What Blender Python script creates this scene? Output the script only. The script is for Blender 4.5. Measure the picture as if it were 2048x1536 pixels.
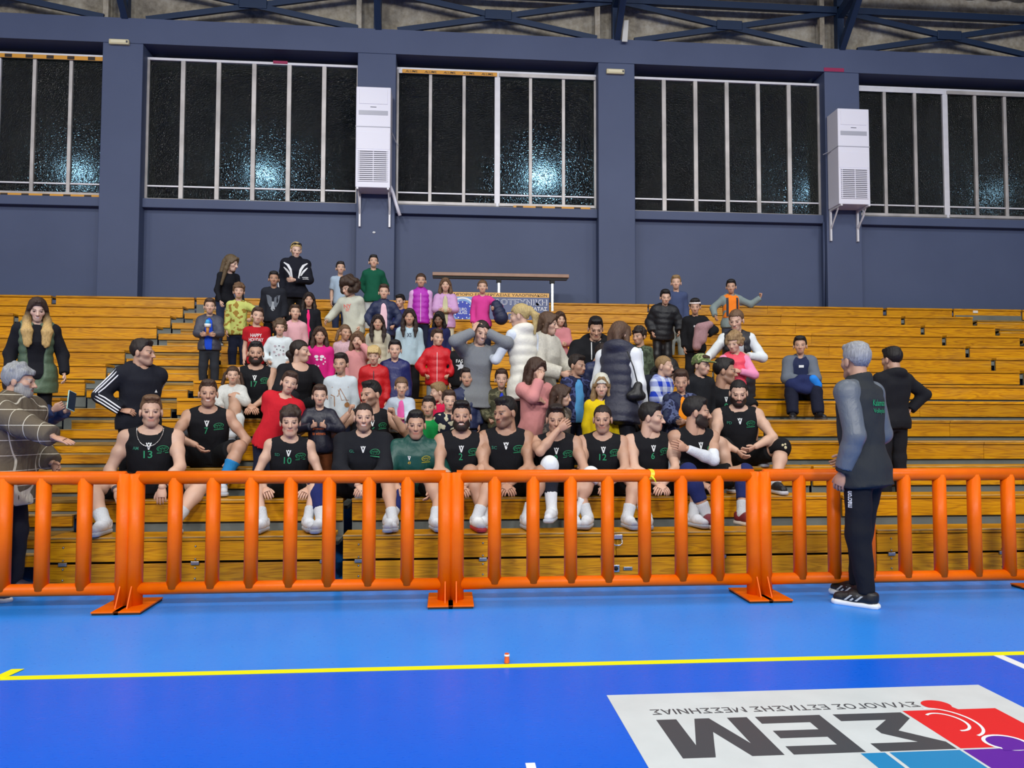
import bpy, bmesh, math, random
import numpy as np
from mathutils import Vector, Matrix, Euler
from mathutils.bvhtree import BVHTree

for _o in list(bpy.data.objects):
    bpy.data.objects.remove(_o, do_unlink=True)
scene = bpy.context.scene
COL = scene.collection
rnd = random.Random(7)

# ------------------------------------------------------------------ camera
FPX, PITCH, YAW, ROLL, CAM_H = 1548.97, .0458, .0838, .002, 1.2421
_f = Vector((math.sin(YAW)*math.cos(PITCH), math.cos(YAW)*math.cos(PITCH), math.sin(PITCH)))
_r = Vector((math.cos(YAW), -math.sin(YAW), 0))
_u = _r.cross(_f)
_r, _u = math.cos(ROLL)*_r + math.sin(ROLL)*_u, -math.sin(ROLL)*_r + math.cos(ROLL)*_u
CAM = Vector((0, 0, CAM_H))
cam_data = bpy.data.cameras.new('camera')
cam_data.sensor_width = 36.0
cam_data.lens = FPX*36.0/2048
cam_data.clip_start = .05
cam = bpy.data.objects.new('camera', cam_data)
COL.objects.link(cam)
_m = Matrix((_r, _u, -_f)).transposed().to_4x4()
_m.translation = CAM
cam.matrix_world = _m
scene.camera = cam

def at(u, v, Y):
    """point seen at photo pixel (u, v) that stands at depth Y of the hall"""
    d = _f + _r*((u-1024)/FPX) - _u*((v-768)/FPX)
    return CAM + d*(Y/d.y)

# ------------------------------------------------------------------ world, lamps, exposure
world = bpy.data.worlds.new('hall_air')
scene.world = world
world.use_nodes = True
world.node_tree.nodes['Background'].inputs[0].default_value = (.95, .97, 1.0, 1)
world.node_tree.nodes['Background'].inputs[1].default_value = .29
scene.view_settings.view_transform = 'Standard'
scene.view_settings.look = 'None'
scene.view_settings.gamma = 1
scene.view_settings.exposure = -0.33
scene.view_settings.use_curve_mapping = False
scene.cycles.use_denoising = True
scene.cycles.max_bounces = 5; scene.cycles.diffuse_bounces = 3; scene.cycles.glossy_bounces = 3; scene.cycles.adaptive_threshold = .03
scene.cycles.caustics_reflective = False
scene.cycles.caustics_refractive = False

def hall_lamp(x, y, z, w, sx=1.3, sy=1.3, tilt=0):
    d = bpy.data.lights.new('hall_lamp', 'AREA')
    d.shape = 'RECTANGLE'; d.size = sx; d.size_y = sy
    d.energy = w; d.color = (1, .985, .96)
    o = bpy.data.objects.new('hall_lamp', d); COL.objects.link(o)
    o.location = (x, y, z); o.rotation_euler = (math.radians(tilt), 0, 0)
for _x in (-9, -3, 3, 9):
    hall_lamp(_x, 6.6, 9.2, 185, tilt=10)
    hall_lamp(_x, -.5, 9.4, 110, tilt=24)
    hall_lamp(_x, -7.0, 8.6, 800, tilt=54)

# ------------------------------------------------------------------ helpers
def tag(o, label=None, cat=None, group=None, kind=None):
    if label: o['label'] = label
    if cat: o['category'] = cat
    if group: o['group'] = group
    if kind: o['kind'] = kind
    return o

def empty(name, loc=(0, 0, 0), rz=0, parent=None):
    o = bpy.data.objects.new(name, None); COL.objects.link(o)
    o.location = loc; o.rotation_euler = (0, 0, rz); o.empty_display_size = .1
    if parent: o.parent = parent
    return o

def link(name, me, parent=None, mat=None, smooth=False):
    o = bpy.data.objects.new(name, me); COL.objects.link(o)
    if mat is not None:
        if not me.materials: me.materials.append(mat)
    if parent: o.parent = parent
    if smooth and len(me.polygons):
        me.polygons.foreach_set('use_smooth', np.ones(len(me.polygons), bool))
    return o

def bm_obj(name, bm, mat, parent=None, smooth=False):
    me = bpy.data.meshes.new(name); bm.to_mesh(me); bm.free()
    return link(name, me, parent, mat, smooth)

def add_box(bm, x0, x1, y0, y1, z0, z1, bev=0):
    r = bmesh.ops.create_cube(bm, size=1)
    vs = r['verts']
    bmesh.ops.scale(bm, vec=(x1-x0, y1-y0, z1-z0), verts=vs)
    bmesh.ops.translate(bm, vec=((x0+x1)/2, (y0+y1)/2, (z0+z1)/2), verts=vs)
    if bev:
        es = list({e for v in vs for e in v.link_edges})
        bmesh.ops.bevel(bm, geom=es, offset=bev, segments=2, affect='EDGES', profile=.5)

def box(name, x0, x1, y0, y1, z0, z1, mat, parent=None, bev=0):
    bm = bmesh.new(); add_box(bm, x0, x1, y0, y1, z0, z1, bev)
    return bm_obj(name, bm, mat, parent)

def add_tube(bm, a, b, r0, r1=None, seg=12, cap=True):
    a, b = Vector(a), Vector(b); r1 = r0 if r1 is None else r1
    q = (b-a).to_track_quat('Z', 'Y')
    rings = []
    for c, r in ((a, r0), (b, r1)):
        rings.append([bm.verts.new(c + q @ Vector((r*math.cos(2*math.pi*k/seg), r*math.sin(2*math.pi*k/seg), 0))) for k in range(seg)])
    for k in range(seg):
        bm.faces.new((rings[0][k], rings[0][(k+1) % seg], rings[1][(k+1) % seg], rings[1][k]))
    if cap:
        bm.faces.new(rings[0][::-1]); bm.faces.new(rings[1])

def add_path(bm, pts, r, seg=8):
    pts = [Vector(p) for p in pts]
    rings = []
    for i, p in enumerate(pts):
        t = (pts[min(i+1, len(pts)-1)] - pts[max(i-1, 0)]).normalized()
        q = t.to_track_quat('Z', 'Y')
        rr = r[i] if isinstance(r, (list, tuple)) else r
        rings.append([bm.verts.new(p + q @ Vector((rr*math.cos(2*math.pi*k/seg), rr*math.sin(2*math.pi*k/seg), 0))) for k in range(seg)])
    for a, b in zip(rings, rings[1:]):
        for k in range(seg):
            bm.faces.new((a[k], a[(k+1) % seg], b[(k+1) % seg], b[k]))
    bm.faces.new(rings[0][::-1]); bm.faces.new(rings[-1])

def bar(name, a, b, r, mat, parent=None, seg=14, r1=None):
    bm = bmesh.new(); add_tube(bm, a, b, r, r1, seg)
    o = bm_obj(name, bm, mat, parent, True)
    return o

def beam(name, a, b, w, h, mat, parent=None):
    a, b = Vector(a), Vector(b)
    bm = bmesh.new(); L = (b-a).length
    add_box(bm, -w/2, w/2, -h/2, h/2, 0, L)
    d = (b-a).normalized()
    q = d.to_track_quat('Z', 'Y')
    bmesh.ops.transform(bm, matrix=Matrix.Translation(a) @ q.to_matrix().to_4x4(), verts=bm.verts)
    return bm_obj(name, bm, mat, parent)

# ------------------------------------------------------------------ materials
def srgb(r, g, b):
    f = lambda c: (c/255/12.92) if c/255 <= .04045 else ((c/255+.055)/1.055)**2.4
    return (f(r), f(g), f(b), 1)

def nt(name):
    m = bpy.data.materials.new(name); m.use_nodes = True
    t = m.node_tree; b = t.nodes['Principled BSDF']
    return m, t, b

def N(t, kind, **kw):
    n = t.nodes.new(kind)
    for k, v in kw.items():
        if k.startswith('i_'):
            n.inputs[k[2:].replace('_', ' ')].default_value = v
        else: setattr(n, k, v)
    return n

def ramp(t, fac, stops, interp='LINEAR'):
    r = t.nodes.new('ShaderNodeValToRGB'); r.color_ramp.interpolation = interp
    e = r.color_ramp.elements
    while len(e) < len(stops): e.new(.5)
    for el, (p, c) in zip(e, stops):
        el.position = p; el.color = c if len(c) == 4 else (*c, 1)
    t.links.new(fac, r.inputs[0]); return r.outputs[0]

def coords(t, kind='Object', scale=(1, 1, 1), rot=(0, 0, 0)):
    if kind == 'World':
        src = t.nodes.new('ShaderNodeNewGeometry').outputs['Position']
    else:
        src = t.nodes.new('ShaderNodeTexCoord').outputs[kind]
    mp = t.nodes.new('ShaderNodeMapping'); mp.inputs['Scale'].default_value = scale; mp.inputs['Rotation'].default_value = rot
    t.links.new(src, mp.inputs['Vector']); return mp.outputs[0]

def noise(t, vec, scale, detail=3, rough=.5, dist=0):
    n = t.nodes.new('ShaderNodeTexNoise')
    n.inputs['Scale'].default_value = scale; n.inputs['Detail'].default_value = detail
    n.inputs['Roughness'].default_value = rough; n.inputs['Distortion'].default_value = dist
    if vec is not None: t.links.new(vec, n.inputs['Vector'])
    return n.outputs['Fac']

def bump(t, b, height, strength=.3, dist=.01):
    n = t.nodes.new('ShaderNodeBump'); n.inputs['Strength'].default_value = strength; n.inputs['Distance'].default_value = dist
    t.links.new(height, n.inputs['Height']); t.links.new(n.outputs[0], b.inputs['Normal'])

def mixc(t, fac, a, b, blend='MIX'):
    m = t.nodes.new('ShaderNodeMix'); m.data_type = 'RGBA'; m.blend_type = blend
    for s, v in ((m.inputs[0], fac), (m.inputs[6], a), (m.inputs[7], b)):
        if hasattr(v, 'is_output'): t.links.new(v, s)
        else: s.default_value = v
    return m.outputs[2]

def math_n(t, op, a, b=None):
    m = t.nodes.new('ShaderNodeMath'); m.operation = op
    for s, v in zip(m.inputs, (a, b)):
        if v is None: continue
        if hasattr(v, 'is_output'): t.links.new(v, s)
        else: s.default_value = v
    return m.outputs[0]

def plain(name, rgb, rough=.6, metal=0, spec=.5, bumpy=0, bscale=60, var=0):
    m, t, b = nt(name)
    c = srgb(*rgb)
    b.inputs['Base Color'].default_value = c
    b.inputs['Roughness'].default_value = rough; b.inputs['Metallic'].default_value = metal
    b.inputs['Specular IOR Level'].default_value = spec
    if bumpy or var:
        v = coords(t, 'Object')
        n = noise(t, v, bscale, 4)
        if bumpy: bump(t, b, n, bumpy)
        if var:
            n2 = noise(t, v, bscale*.12, 4)
            t.links.new(ramp(t, n2, [(.3, tuple(x*(1-var) for x in c[:3])), (.7, tuple(min(1, x*(1+var)) for x in c[:3]))]), b.inputs['Base Color'])
    return m

def make_wood(name, dark, mid, light, rough=.33, rnd_amt=.5, gray=0):
    m, t, b = nt(name)
    v = coords(t, 'World', (1, 1, 1))
    oi = t.nodes.new('ShaderNodeObjectInfo')
    off = N(t, 'ShaderNodeVectorMath', operation='MULTIPLY_ADD')
    t.links.new(oi.outputs['Random'], off.inputs[0]); off.inputs[1].default_value = (37, 11, 23); t.links.new(v, off.inputs[2])
    vv = off.outputs[0]
    mp = t.nodes.new('ShaderNodeMapping'); mp.inputs['Scale'].default_value = (.55, 7, 7); t.links.new(vv, mp.inputs[0])
    warp = noise(t, mp.outputs[0], 1.6, 3, .5, .6)
    g = t.nodes.new('ShaderNodeMath'); g.operation = 'SINE'
    t.links.new(math_n(t, 'MULTIPLY', warp, 62.0), g.inputs[0])
    rings = math_n(t, 'MULTIPLY_ADD', g.outputs[0], .5); rings.node.inputs[2].default_value = .5
    mp2 = t.nodes.new('ShaderNodeMapping'); mp2.inputs['Scale'].default_value = (2.2, 70, 70); t.links.new(vv, mp2.inputs[0])
    fine = noise(t, mp2.outputs[0], 2.0, 4, .6)
    fac = math_n(t, 'ADD', math_n(t, 'MULTIPLY', rings, .24), math_n(t, 'MULTIPLY', fine, .76))
    col = ramp(t, fac, [(.22, srgb(*dark)), (.5, srgb(*mid)), (.8, srgb(*light))])
    # board to board variation and broad wear
    val = math_n(t, 'MULTIPLY_ADD', oi.outputs['Random'], rnd_amt); val.node.inputs[2].default_value = 1-rnd_amt/2
    hsv = t.nodes.new('ShaderNodeHueSaturation'); t.links.new(val, hsv.inputs['Value']); t.links.new(col, hsv.inputs['Color'])
    wear = noise(t, coords(t, 'World', (.8, 3, 3)), 1.1, 5, .65)
    wf = ramp(t, wear, [(.52, (0, 0, 0)), (.72, (1, 1, 1))])
    worn = mixc(t, math_n(t, 'MULTIPLY', wf, .30+gray), hsv.outputs[0], srgb(128, 104, 66))
    t.links.new(worn, b.inputs['Base Color'])
    t.links.new(ramp(t, fac, [(.2, (rough+.14,)*3), (.8, (rough-.04,)*3)]), b.inputs['Roughness'])
    b.inputs['Specular IOR Level'].default_value = .32
    bump(t, b, fac, .12, .004)
    return m

M = {}
M['wood'] = make_wood('varnished_wood', (146, 90, 2), (204, 137, 4), (220, 160, 14), rnd_amt=.30)
M['wood_edge'] = make_wood('worn_wood_edge', (150, 112, 58), (190, 150, 86), (214, 180, 120), .4, .2)
M['wood_step'] = make_wood('worn_step_wood', (112, 84, 38), (150, 112, 46), (170, 136, 76), .45, .3, .25)
M['deck'] = plain('grey_deck_board', (104, 108, 104), .55, bumpy=.1, var=.12, bscale=30)
M['under'] = plain('dark_steel_under', (22, 23, 25), .7)
M['steel'] = plain('galvanised_steel', (170, 174, 176), .35, .9, bumpy=.05)
M['chrome'] = plain('chrome_fitting', (205, 205, 205), .22, .9)
# ================================================================== the hall
ROWS = 14
def rowY(i): return 6.035 + .5404*(i-1)
def rowZ(i): return .3615 + .2213*(i-1)
RISE, RUN = .2213, .5404

def court_floor_mat(name, rgb, rgb2, rough=.3):
    m, t, b = nt(name)
    v = coords(t, 'World')
    n = noise(t, v, .9, 4, .6)
    t.links.new(ramp(t, n, [(.3, srgb(*rgb)), (.7, srgb(*rgb2))]), b.inputs['Base Color'])
    sc = noise(t, coords(t, 'World', (1, 3, 1)), 22, 5, .7)
    t.links.new(ramp(t, sc, [(.35, (rough-.05,)*3), (.7, (rough+.09,)*3)]), b.inputs['Roughness'])
    b.inputs['Specular IOR Level'].default_value = .22
    bump(t, b, noise(t, v, 240, 2), .008, .001)
    return m
M['floor_light'] = court_floor_mat('light_blue_court_vinyl', (40, 132, 232), (48, 140, 236), .32)
M['floor_dark'] = court_floor_mat('deep_blue_court_vinyl', (0, 92, 216), (0, 98, 222), .30)
M['line_yellow'] = plain('yellow_line_tape', (240, 240, 10), .4)
M['line_white'] = plain('white_line_paint', (236, 240, 244), .4)
M['sticker'] = plain('white_floor_sticker', (206, 214, 217), .38, bumpy=.05, bscale=40, var=.05)
M['ink_grey'] = plain('dark_grey_print', (66, 72, 78), .4)
M['ink_red'] = plain('red_print', (222, 34, 40), .4)
M['ink_blue'] = plain('blue_print', (24, 132, 190), .4)
M['ink_purple'] = plain('purple_print', (92, 30, 160), .4)

tag(box('floor', -14, 16, 3.955, 14.2, -.2, 0, M['floor_light']), kind='structure')
tag(box('floor_court', -14, 16, -6, 3.955, -.2, 0, M['floor_dark']), kind='structure')

# outer side of the hall the camera does not face
def flat(name, pts, z, mat, parent=None, th=.0015):
    """thin printed sheet lying on the floor: outline in XY, thickness th"""
    bm = bmesh.new()
    vs = [bm.verts.new((x, y, z)) for x, y in pts]
    f = bm.faces.new(vs)
    bm.normal_update()
    if f.normal.z < 0: f.normal_flip()
    r = bmesh.ops.extrude_face_region(bm, geom=[f])
    for v in r['geom']:
        if isinstance(v, bmesh.types.BMVert): v.co.z += th
    return bm_obj(name, bm, mat, parent)

yl = flat('court_line', [(-9, 3.927), (12, 3.927), (12, 3.982), (-9, 3.982)], .0005, M['line_yellow'])
tag(yl, 'long yellow line between light blue and deep blue floor', 'line')
c0 = at(0, 1356, 3.96).x
tag(flat('court_line', [(-2.158, 3.96), (-2.098, 3.96), (-2.098+.02, 4.085), (-2.158+.02, 4.085)], .0025, M['line_yellow']),
    'short yellow tape stub joining the long yellow line at left', 'line')
tag(flat('court_line', [(2.885, 3.925), (2.885, 1.0), (2.94, 1.0), (2.94, 3.925)], .0005, M['line_white']),
    'white line running towards the camera from the yellow line', 'line')
tag(flat('court_line', [(.29, 2.845), (.29, 1.4), (.325, 1.4), (.325, 2.845)], .0005, M['line_white']),
    'white line tip at the bottom edge of the deep blue court', 'line')
_c = at(1015, 1326, 3.96)
cap = bmesh.new(); add_tube(cap, (_c.x, 4.0, .003), (_c.x, 4.0, .05), .014, .011, 12)
tb = bm_obj('line_marker', cap, plain('orange_marker', (226, 96, 40), .5))
tag(tb, 'tiny orange and white marker standing on the yellow line', 'marker')
bm = bmesh.new(); add_tube(bm, (_c.x, 4.0, .0375), (_c.x, 4.0, .0455), .0145, .0135, 12); bm_obj('white_band', bm, M['line_white'], tb)

# ---------------------------------------------------------------- lettering
_txt = {}
def text_mesh(s, size=1.0, bold=0.0, xs=1.0, align='CENTER'):
    key = (s, bold, xs, align)
    if key not in _txt:
        cu = bpy.data.curves.new('t', 'FONT'); cu.body = s; cu.size = 1.0
        cu.align_x = align; cu.align_y = 'CENTER'; cu.offset = bold; cu.resolution_u = 2
        ob = bpy.data.objects.new('t', cu); COL.objects.link(ob)
        dg = bpy.context.evaluated_depsgraph_get(); dg.update()
        me = ob.evaluated_get(dg).to_mesh()
        v = np.array([tuple(p.co) for p in me.vertices]).reshape(-1, 3)[:, :2] if len(me.vertices) else np.zeros((0, 2))
        fs = [tuple(p.vertices) for p in me.polygons]
        ob.evaluated_get(dg).to_mesh_clear()
        bpy.data.objects.remove(ob); bpy.data.curves.remove(cu)
        if len(v): v = v.copy(); v[:, 0] *= xs
        _txt[key] = (v, fs)
    v, fs = _txt[key]
    return v*size, fs

def text_fit(s, w, h, bold=0.0):
    """text stretched to a box w x h about the origin"""
    v, fs = text_mesh(s, 1.0, bold)
    lo, hi = v.min(0), v.max(0)
    return (v-(lo+hi)/2)/(hi-lo)*np.array([w, h]), fs

def plane_mesh(name, v2, fs, M4, mat, parent=None):
    """2-D print (x right, y up) carried by a 4x4 matrix"""
    me = bpy.data.meshes.new(name)
    v = [M4 @ Vector((p[0], p[1], 0)) for p in v2]
    me.from_pydata(v, [], fs); me.update()
    return link(name, me, parent, mat)

def disc(cx, cy, rx, ry=None, n=28, a0=0, a1=2*math.pi):
    ry = ry or rx
    return [(cx+rx*math.cos(a0+(a1-a0)*k/n), cy+ry*math.sin(a0+(a1-a0)*k/n)) for k in range(n+(0 if abs(a1-a0-2*math.pi) < 1e-6 else 1))]

def stroke(pts, w):
    """thick polyline in 2-D -> verts, faces"""
    vs, fs = [], []
    for i, p in enumerate(pts):
        a = pts[max(i-1, 0)]; b = pts[min(i+1, len(pts)-1)]
        dx, dy = b[0]-a[0], b[1]-a[1]; L = math.hypot(dx, dy) or 1
        ww = w[i] if isinstance(w, (list, tuple)) else w
        nx, ny = -dy/L*ww/2, dx/L*ww/2
        vs += [(p[0]+nx, p[1]+ny), (p[0]-nx, p[1]-ny)]
    for i in range(len(pts)-1): fs.append((2*i, 2*i+1, 2*i+3, 2*i+2))
    return vs, fs

def join2(parts):
    V, Fs = [], []
    for v, f in parts:
        o = len(V); V += [tuple(p) for p in v]; Fs += [tuple(i+o for i in q) for q in f]
    return np.array(V), Fs

# floor sticker, read from the stands (turned half round)
st = empty('floor_sticker', (1.61, 3.05, 0))
tag(st, 'white floor advertising sticker with grey letters and coloured puzzle pieces', 'floor sticker')
flat('sheet', [(-.885, .452), (.885, .452), (.885, -1.25), (-.885, -1.25)], .0005, M['sticker'], st)
def on_st(name, v, fs, cx, cy, mat, lift=.0024):
    # sticker frame: seen from the stands, so x and y are turned by 180 degrees
    plane_mesh(name, v, fs, Matrix.Translation((cx, cy, lift)) @ Matrix.Rotation(math.pi, 4, 'Z'), mat, st)
def S(u, v):
    d = at(u, v, 1.0)-CAM
    p = CAM + d*(-CAM.z/d.z); return p.x-1.61, p.y-3.05
# words: ΣΥΛΛΟΓΟΣ ΕΣΤΙΑΣΗΣ ΜΕΣΣΗΝΙΑΣ  /  ΣΕΜ
(xa, ya), (xb, yb) = S(1836, 1410), S(1302, 1425)
v, fs = text_fit('ΣΥΛΛΟΓΟΣ ΕΣΤΙΑΣΗΣ ΜΕΣΣΗΝΙΑΣ', xa-xb, .06, .012)
on_st('lettering', v, fs, (xa+xb)/2, (ya+yb)/2+.0, M['ink_grey'])
LB, LT = S(1600, 1510)[1], S(1600, 1432)[1]
hgt = LT-LB
def letter(poly, x0, x1):
    # poly in unit box, drawn upright as read from the stands
    v = [((x-.5)*(x1-x0), (y-.5)*hgt) for x, y in poly]
    on_st('lettering', v, [tuple(range(len(v)))], (x0+x1)/2, (LT+LB)/2, M['ink_grey'])
xS0, xS1 = S(1700, 1502)[0]-.03, S(1893, 1500)[0]
SIG = [(0, 1), (0, .82), (.40, .5), (0, .18), (0, 0), (1, 0), (1, .2), (.36, .2), (.68, .44), (.68, .56), (.36, .8), (1, .8), (1, 1)]
EPS = [(0, 0), (1, 0), (1, .2), (.27, .2), (.27, .40), (.95, .40), (.95, .6), (.27, .6), (.27, .8), (1, .8), (1, 1), (0, 1)]
MU = [(0, 0), (.22, 0), (.22, .70), (.42, 0), (.58, 0), (.78, .70), (.78, 0), (1, 0), (1, 1), (.68, 1), (.5, .38), (.32, 1), (0, 1)]
letter(SIG, S(1665, 1430)[0], S(1800, 1425)[0])
letter(EPS, S(1512, 1437)[0], S(1640, 1432)[0])
letter(MU, S(1313, 1442)[0], S(1498, 1440)[0])
# puzzle pieces
def poly_st(name, pts, mat, lift=.0024):
    bm = bmesh.new(); f = bm.faces.new([bm.verts.new((x, y, lift)) for x, y in pts])
    bm.normal_update()
    if f.normal.z < 0: f.normal_flip()
    return bm_obj(name, bm, mat, st)
x0, y0 = S(1806, 1424); x1 = x0+.42; yb_ = S(1920, 1501)[1]
top_y = S(1900, 1420)[1]
poly_st('red_piece', [(x0, top_y), (x1, top_y), (x1, yb_+.012), (x0, yb_+.012)], M['ink_red'])
hx, hy = S(1868, 1411)
poly_st('red_head', disc(hx+.01, hy, .062, .055), M['ink_red'], .003)
poly_st('red_neck', [(hx-.02, hy), (hx+.055, hy), (hx+.075, top_y-.01), (hx-.02, top_y-.01)], M['ink_red'], .0028)
for k, (rad, a0, a1) in enumerate(((.185, 95, -75), (.115, 125, -95))):
    pts = [(x0+.115+rad*.62*math.cos(math.radians(a0+(a1-a0)*j/22)), top_y-.13+rad*.8*math.sin(math.radians(a0+(a1-a0)*j/22))) for j in range(23)]
    v, f = stroke(pts, .012); on = plane_mesh('white_swirl', v, f, Matrix.Translation((0, 0, .0034)), M['line_white'], st)
poly_st('purple_piece', [(x0, yb_), (x1, yb_), (x1, yb_-.5), (x0, yb_-.5)], M['ink_purple'])
poly_st('purple_knob', disc(x0+.21, yb_+.05, .085, .075), M['line_white'], .0028)
poly_st('purple_knob', disc(x0+.21, yb_+.05, .071, .061), M['ink_purple'], .0031)
poly_st('purple_knob', [(x0+.165, yb_+.02), (x0+.255, yb_+.02), (x0+.27, yb_-.02), (x0+.15, yb_-.02)], M['ink_purple'], .0032)
xb0 = S(1726, 1512)[0]
poly_st('blue_piece', [(xb0, yb_), (xb0+.095, yb_), (xb0+.095, yb_-.5), (xb0, yb_-.5)], M['ink_blue'])
poly_st('blue_piece', [(xb0+.112, yb_), (x0-.013, yb_), (x0-.013, yb_-.5), (xb0+.112, yb_-.5)], M['ink_blue'])

# ---------------------------------------------------------------- bleachers
def seat_mesh(L):
    bm = bmesh.new(); add_box(bm, 0, L, 0, .275, -.034, 0, .006)
    return bm
GAP = .035
def board_run(x0, x1):
    n = max(1, round((x1-x0)/2.3)); return [(x0+(x1-x0)*k/n, x0+(x1-x0)*(k+1)/n) for k in range(n)]

def bleacher_section(x0, x1, label, rows=range(1, ROWS+1), gl=.035, gr=.035):
    root = empty('bleacher_section', (x0, rowY(rows[0]), 0))
    tag(root, label, 'bleachers')
    ox, oy = x0, rowY(rows[0])
    X0, X1 = gl, x1-x0-gr
    for i in rows:
        y, z = rowY(i)-oy, rowZ(i)
        for a, b in board_run(X0, X1):
            box('seat_board', a+.0015, b-.0015, y, y+.275, z-.034, z, M['wood'], root, .006)
            box('front_board', a+.0015, b-.0015, y+.012, y+.034, z-.034-.150, z-.040, M['wood'], root, .003)
        if i < 6: box('seat_nosing', X0, X1, y-.004, y+.012, z-.012, z-.001, M['wood_edge'], root, .003)
        yn = y+RUN
        box('foot_deck', X0, X1, y+.275, min(yn+.04, 13.53-oy), z-.12, z-.09, M['deck'], root)
        if i < ROWS: box('riser_plate', X0, X1, yn+.045, yn+.05, z-.12, z+RISE-.035, M['deck'], root)
        if i == 1:
            box('kick_board', X0, X1, y+.012, y+.034, .012, z-.034-.150-.018, M['wood'], root, .003)
            box('back_panel', X0, X1, y+.07, y+.08, 0, z-.035, M['under'], root)
            xs = np.arange(X0+.12, X1-.05, .95)
            for xx in xs:
                box('hinge', xx-.03, xx+.03, y-.002, y+.014, z-.212, z-.186, M['steel'], root, .003)
                for zz in (z-.075, z-.17, z-.235, z-.315):
                    bm = bmesh.new(); add_tube(bm, (xx, y+.012, zz), (xx, y+.004, zz), .008, .005, 10)
                    bm_obj('bolt', bm, M['steel'], root, True)
    return root
XB = [-10.6, -6.37, -4.12, -2.98, -.82, 3.46, 7.74, 9.03]
SEC = [bleacher_section(XB[0], XB[1], 'far left wooden bleacher section cut by the picture edge'),
       bleacher_section(XB[1], XB[2], 'wooden bleacher section just left of the stair aisle'),
       bleacher_section(XB[3], XB[4], 'narrow wooden bleacher section just right of the stair aisle'),
       bleacher_section(XB[4], XB[5], 'wooden bleacher section in the middle under most of the crowd', gr=.012),
       bleacher_section(XB[5], XB[6], 'wooden bleacher section on the right behind the grey haired man', gl=.012),
       bleacher_section(XB[6], XB[7], 'short wooden bleacher section before the right stair aisle'),
       bleacher_section(10.3, 13.4, 'wooden bleacher section beyond the right stair aisle')]

def stair_aisle(x0, x1, label, i0=1):
    root = empty('stair_aisle', (x0, rowY(1), 0)); tag(root, label, 'stairs')
    w = x1-x0; oy = rowY(1)
    for i in range(1, ROWS):
        y, z = rowY(i)-oy, rowZ(i)-.12
        # deck tread with a wooden front and a half step in front of it
        box('tread', .01, w-.01, y-.02, y+RUN+.02, z-.03, z, M['deck'], root)
        box('tread_front', .01, w-.01, y-.045, y-.02, z-.085, z-.002, M['wood'], root, .003)
        box('tread_nosing', .01, w-.01, y-.05, y+.03, z-.002, z+.006, M['wood_edge'], root)
        box('half_step', .22, w-.01, y+.24, y+.535, z+.072, z+.10, M['wood_step'], root, .004)
        box('half_step_front', .22, w-.01, y+.25, y+.27, z+.005, z+.072, M['wood'], root)
        box('riser', .01, w-.01, y+RUN-.015, y+RUN-.005, z-.03, z+RISE, M['deck'], root)
    for s in (0, w):
        pass
    i = ROWS
    y, z = rowY(i)-oy, rowZ(i)
    box('seat_board', 0, w, y, y+.275, z-.034, z, M['wood'], root, .006)
    box('front_board', 0, w, y+.012, y+.034, z-.184, z-.035, M['wood'], root, .003)
    box('foot_deck', 0, w, y+.275, 13.53-oy, z-.12, z-.09, M['deck'], root)
    return root
stair_aisle(XB[2], XB[3], 'stair aisle with grey treads and wooden half steps at left')
stair_aisle(XB[7], 10.3, 'stair aisle with grey treads at the right picture edge')

# pull handle, lock and plate on the middle section
h_ = empty('pull_handle', (at(1234, 1078, 6.03).x, 6.03, at(1234, 1078, 6.03).z)); tag(h_, 'chrome pull handle on the lowest bleacher board', 'handle')
box('handle_plate', -.045, .045, -.004, .012, .0, .035, M['chrome'], h_, .004)
bm = bmesh.new(); add_path(bm, [(-.035, -.005, .005), (-.038, -.02, -.03), (-.02, -.024, -.045), (.02, -.024, -.045), (.038, -.02, -.03), (.035, -.005, .005)], .006, 8)
bm_obj('ring', bm, M['chrome'], h_, True)
p = at(1232, 1137, 6.04)
lk = empty('bleacher_lock', (p.x, 6.042, p.z)); tag(lk, 'small chrome lock plate on the lowest board of the bleachers', 'lock')
box('lock_plate', -.028, .028, -.004, .006, -.028, .028, M['chrome'], lk, .003)
bm = bmesh.new(); add_tube(bm, (0, -.003, 0), (0, -.014, 0), .018, .015, 16); bm_obj('cylinder_face', bm, M['under'], lk, True)
p = at(1256, 1137, 6.04)
bp = box('maker_plate', p.x-.035, p.x+.035, 6.038, 6.047, p.z-.013, p.z+.013, M['steel'], None, .002)
tag(bp, 'tiny metal maker plate right of the chrome lock', 'plate')
box('engraved_bar', p.x-.026, p.x+.026, 6.0365, 6.0385, p.z-.006, p.z-.001, M['under'], bp)
bp2 = [c for c in bp.children]
p = at(1951, 620, rowY(14))
tag(box('paper_scrap', p.x-.045, p.x+.045, rowY(14)-.002, rowY(14)+.013, rowZ(14)-.075, rowZ(14)-.03, plain('white_paper', (224, 216, 204), .7), None, .002),
    'small white paper stuck on the top row board at right', 'paper')

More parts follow.
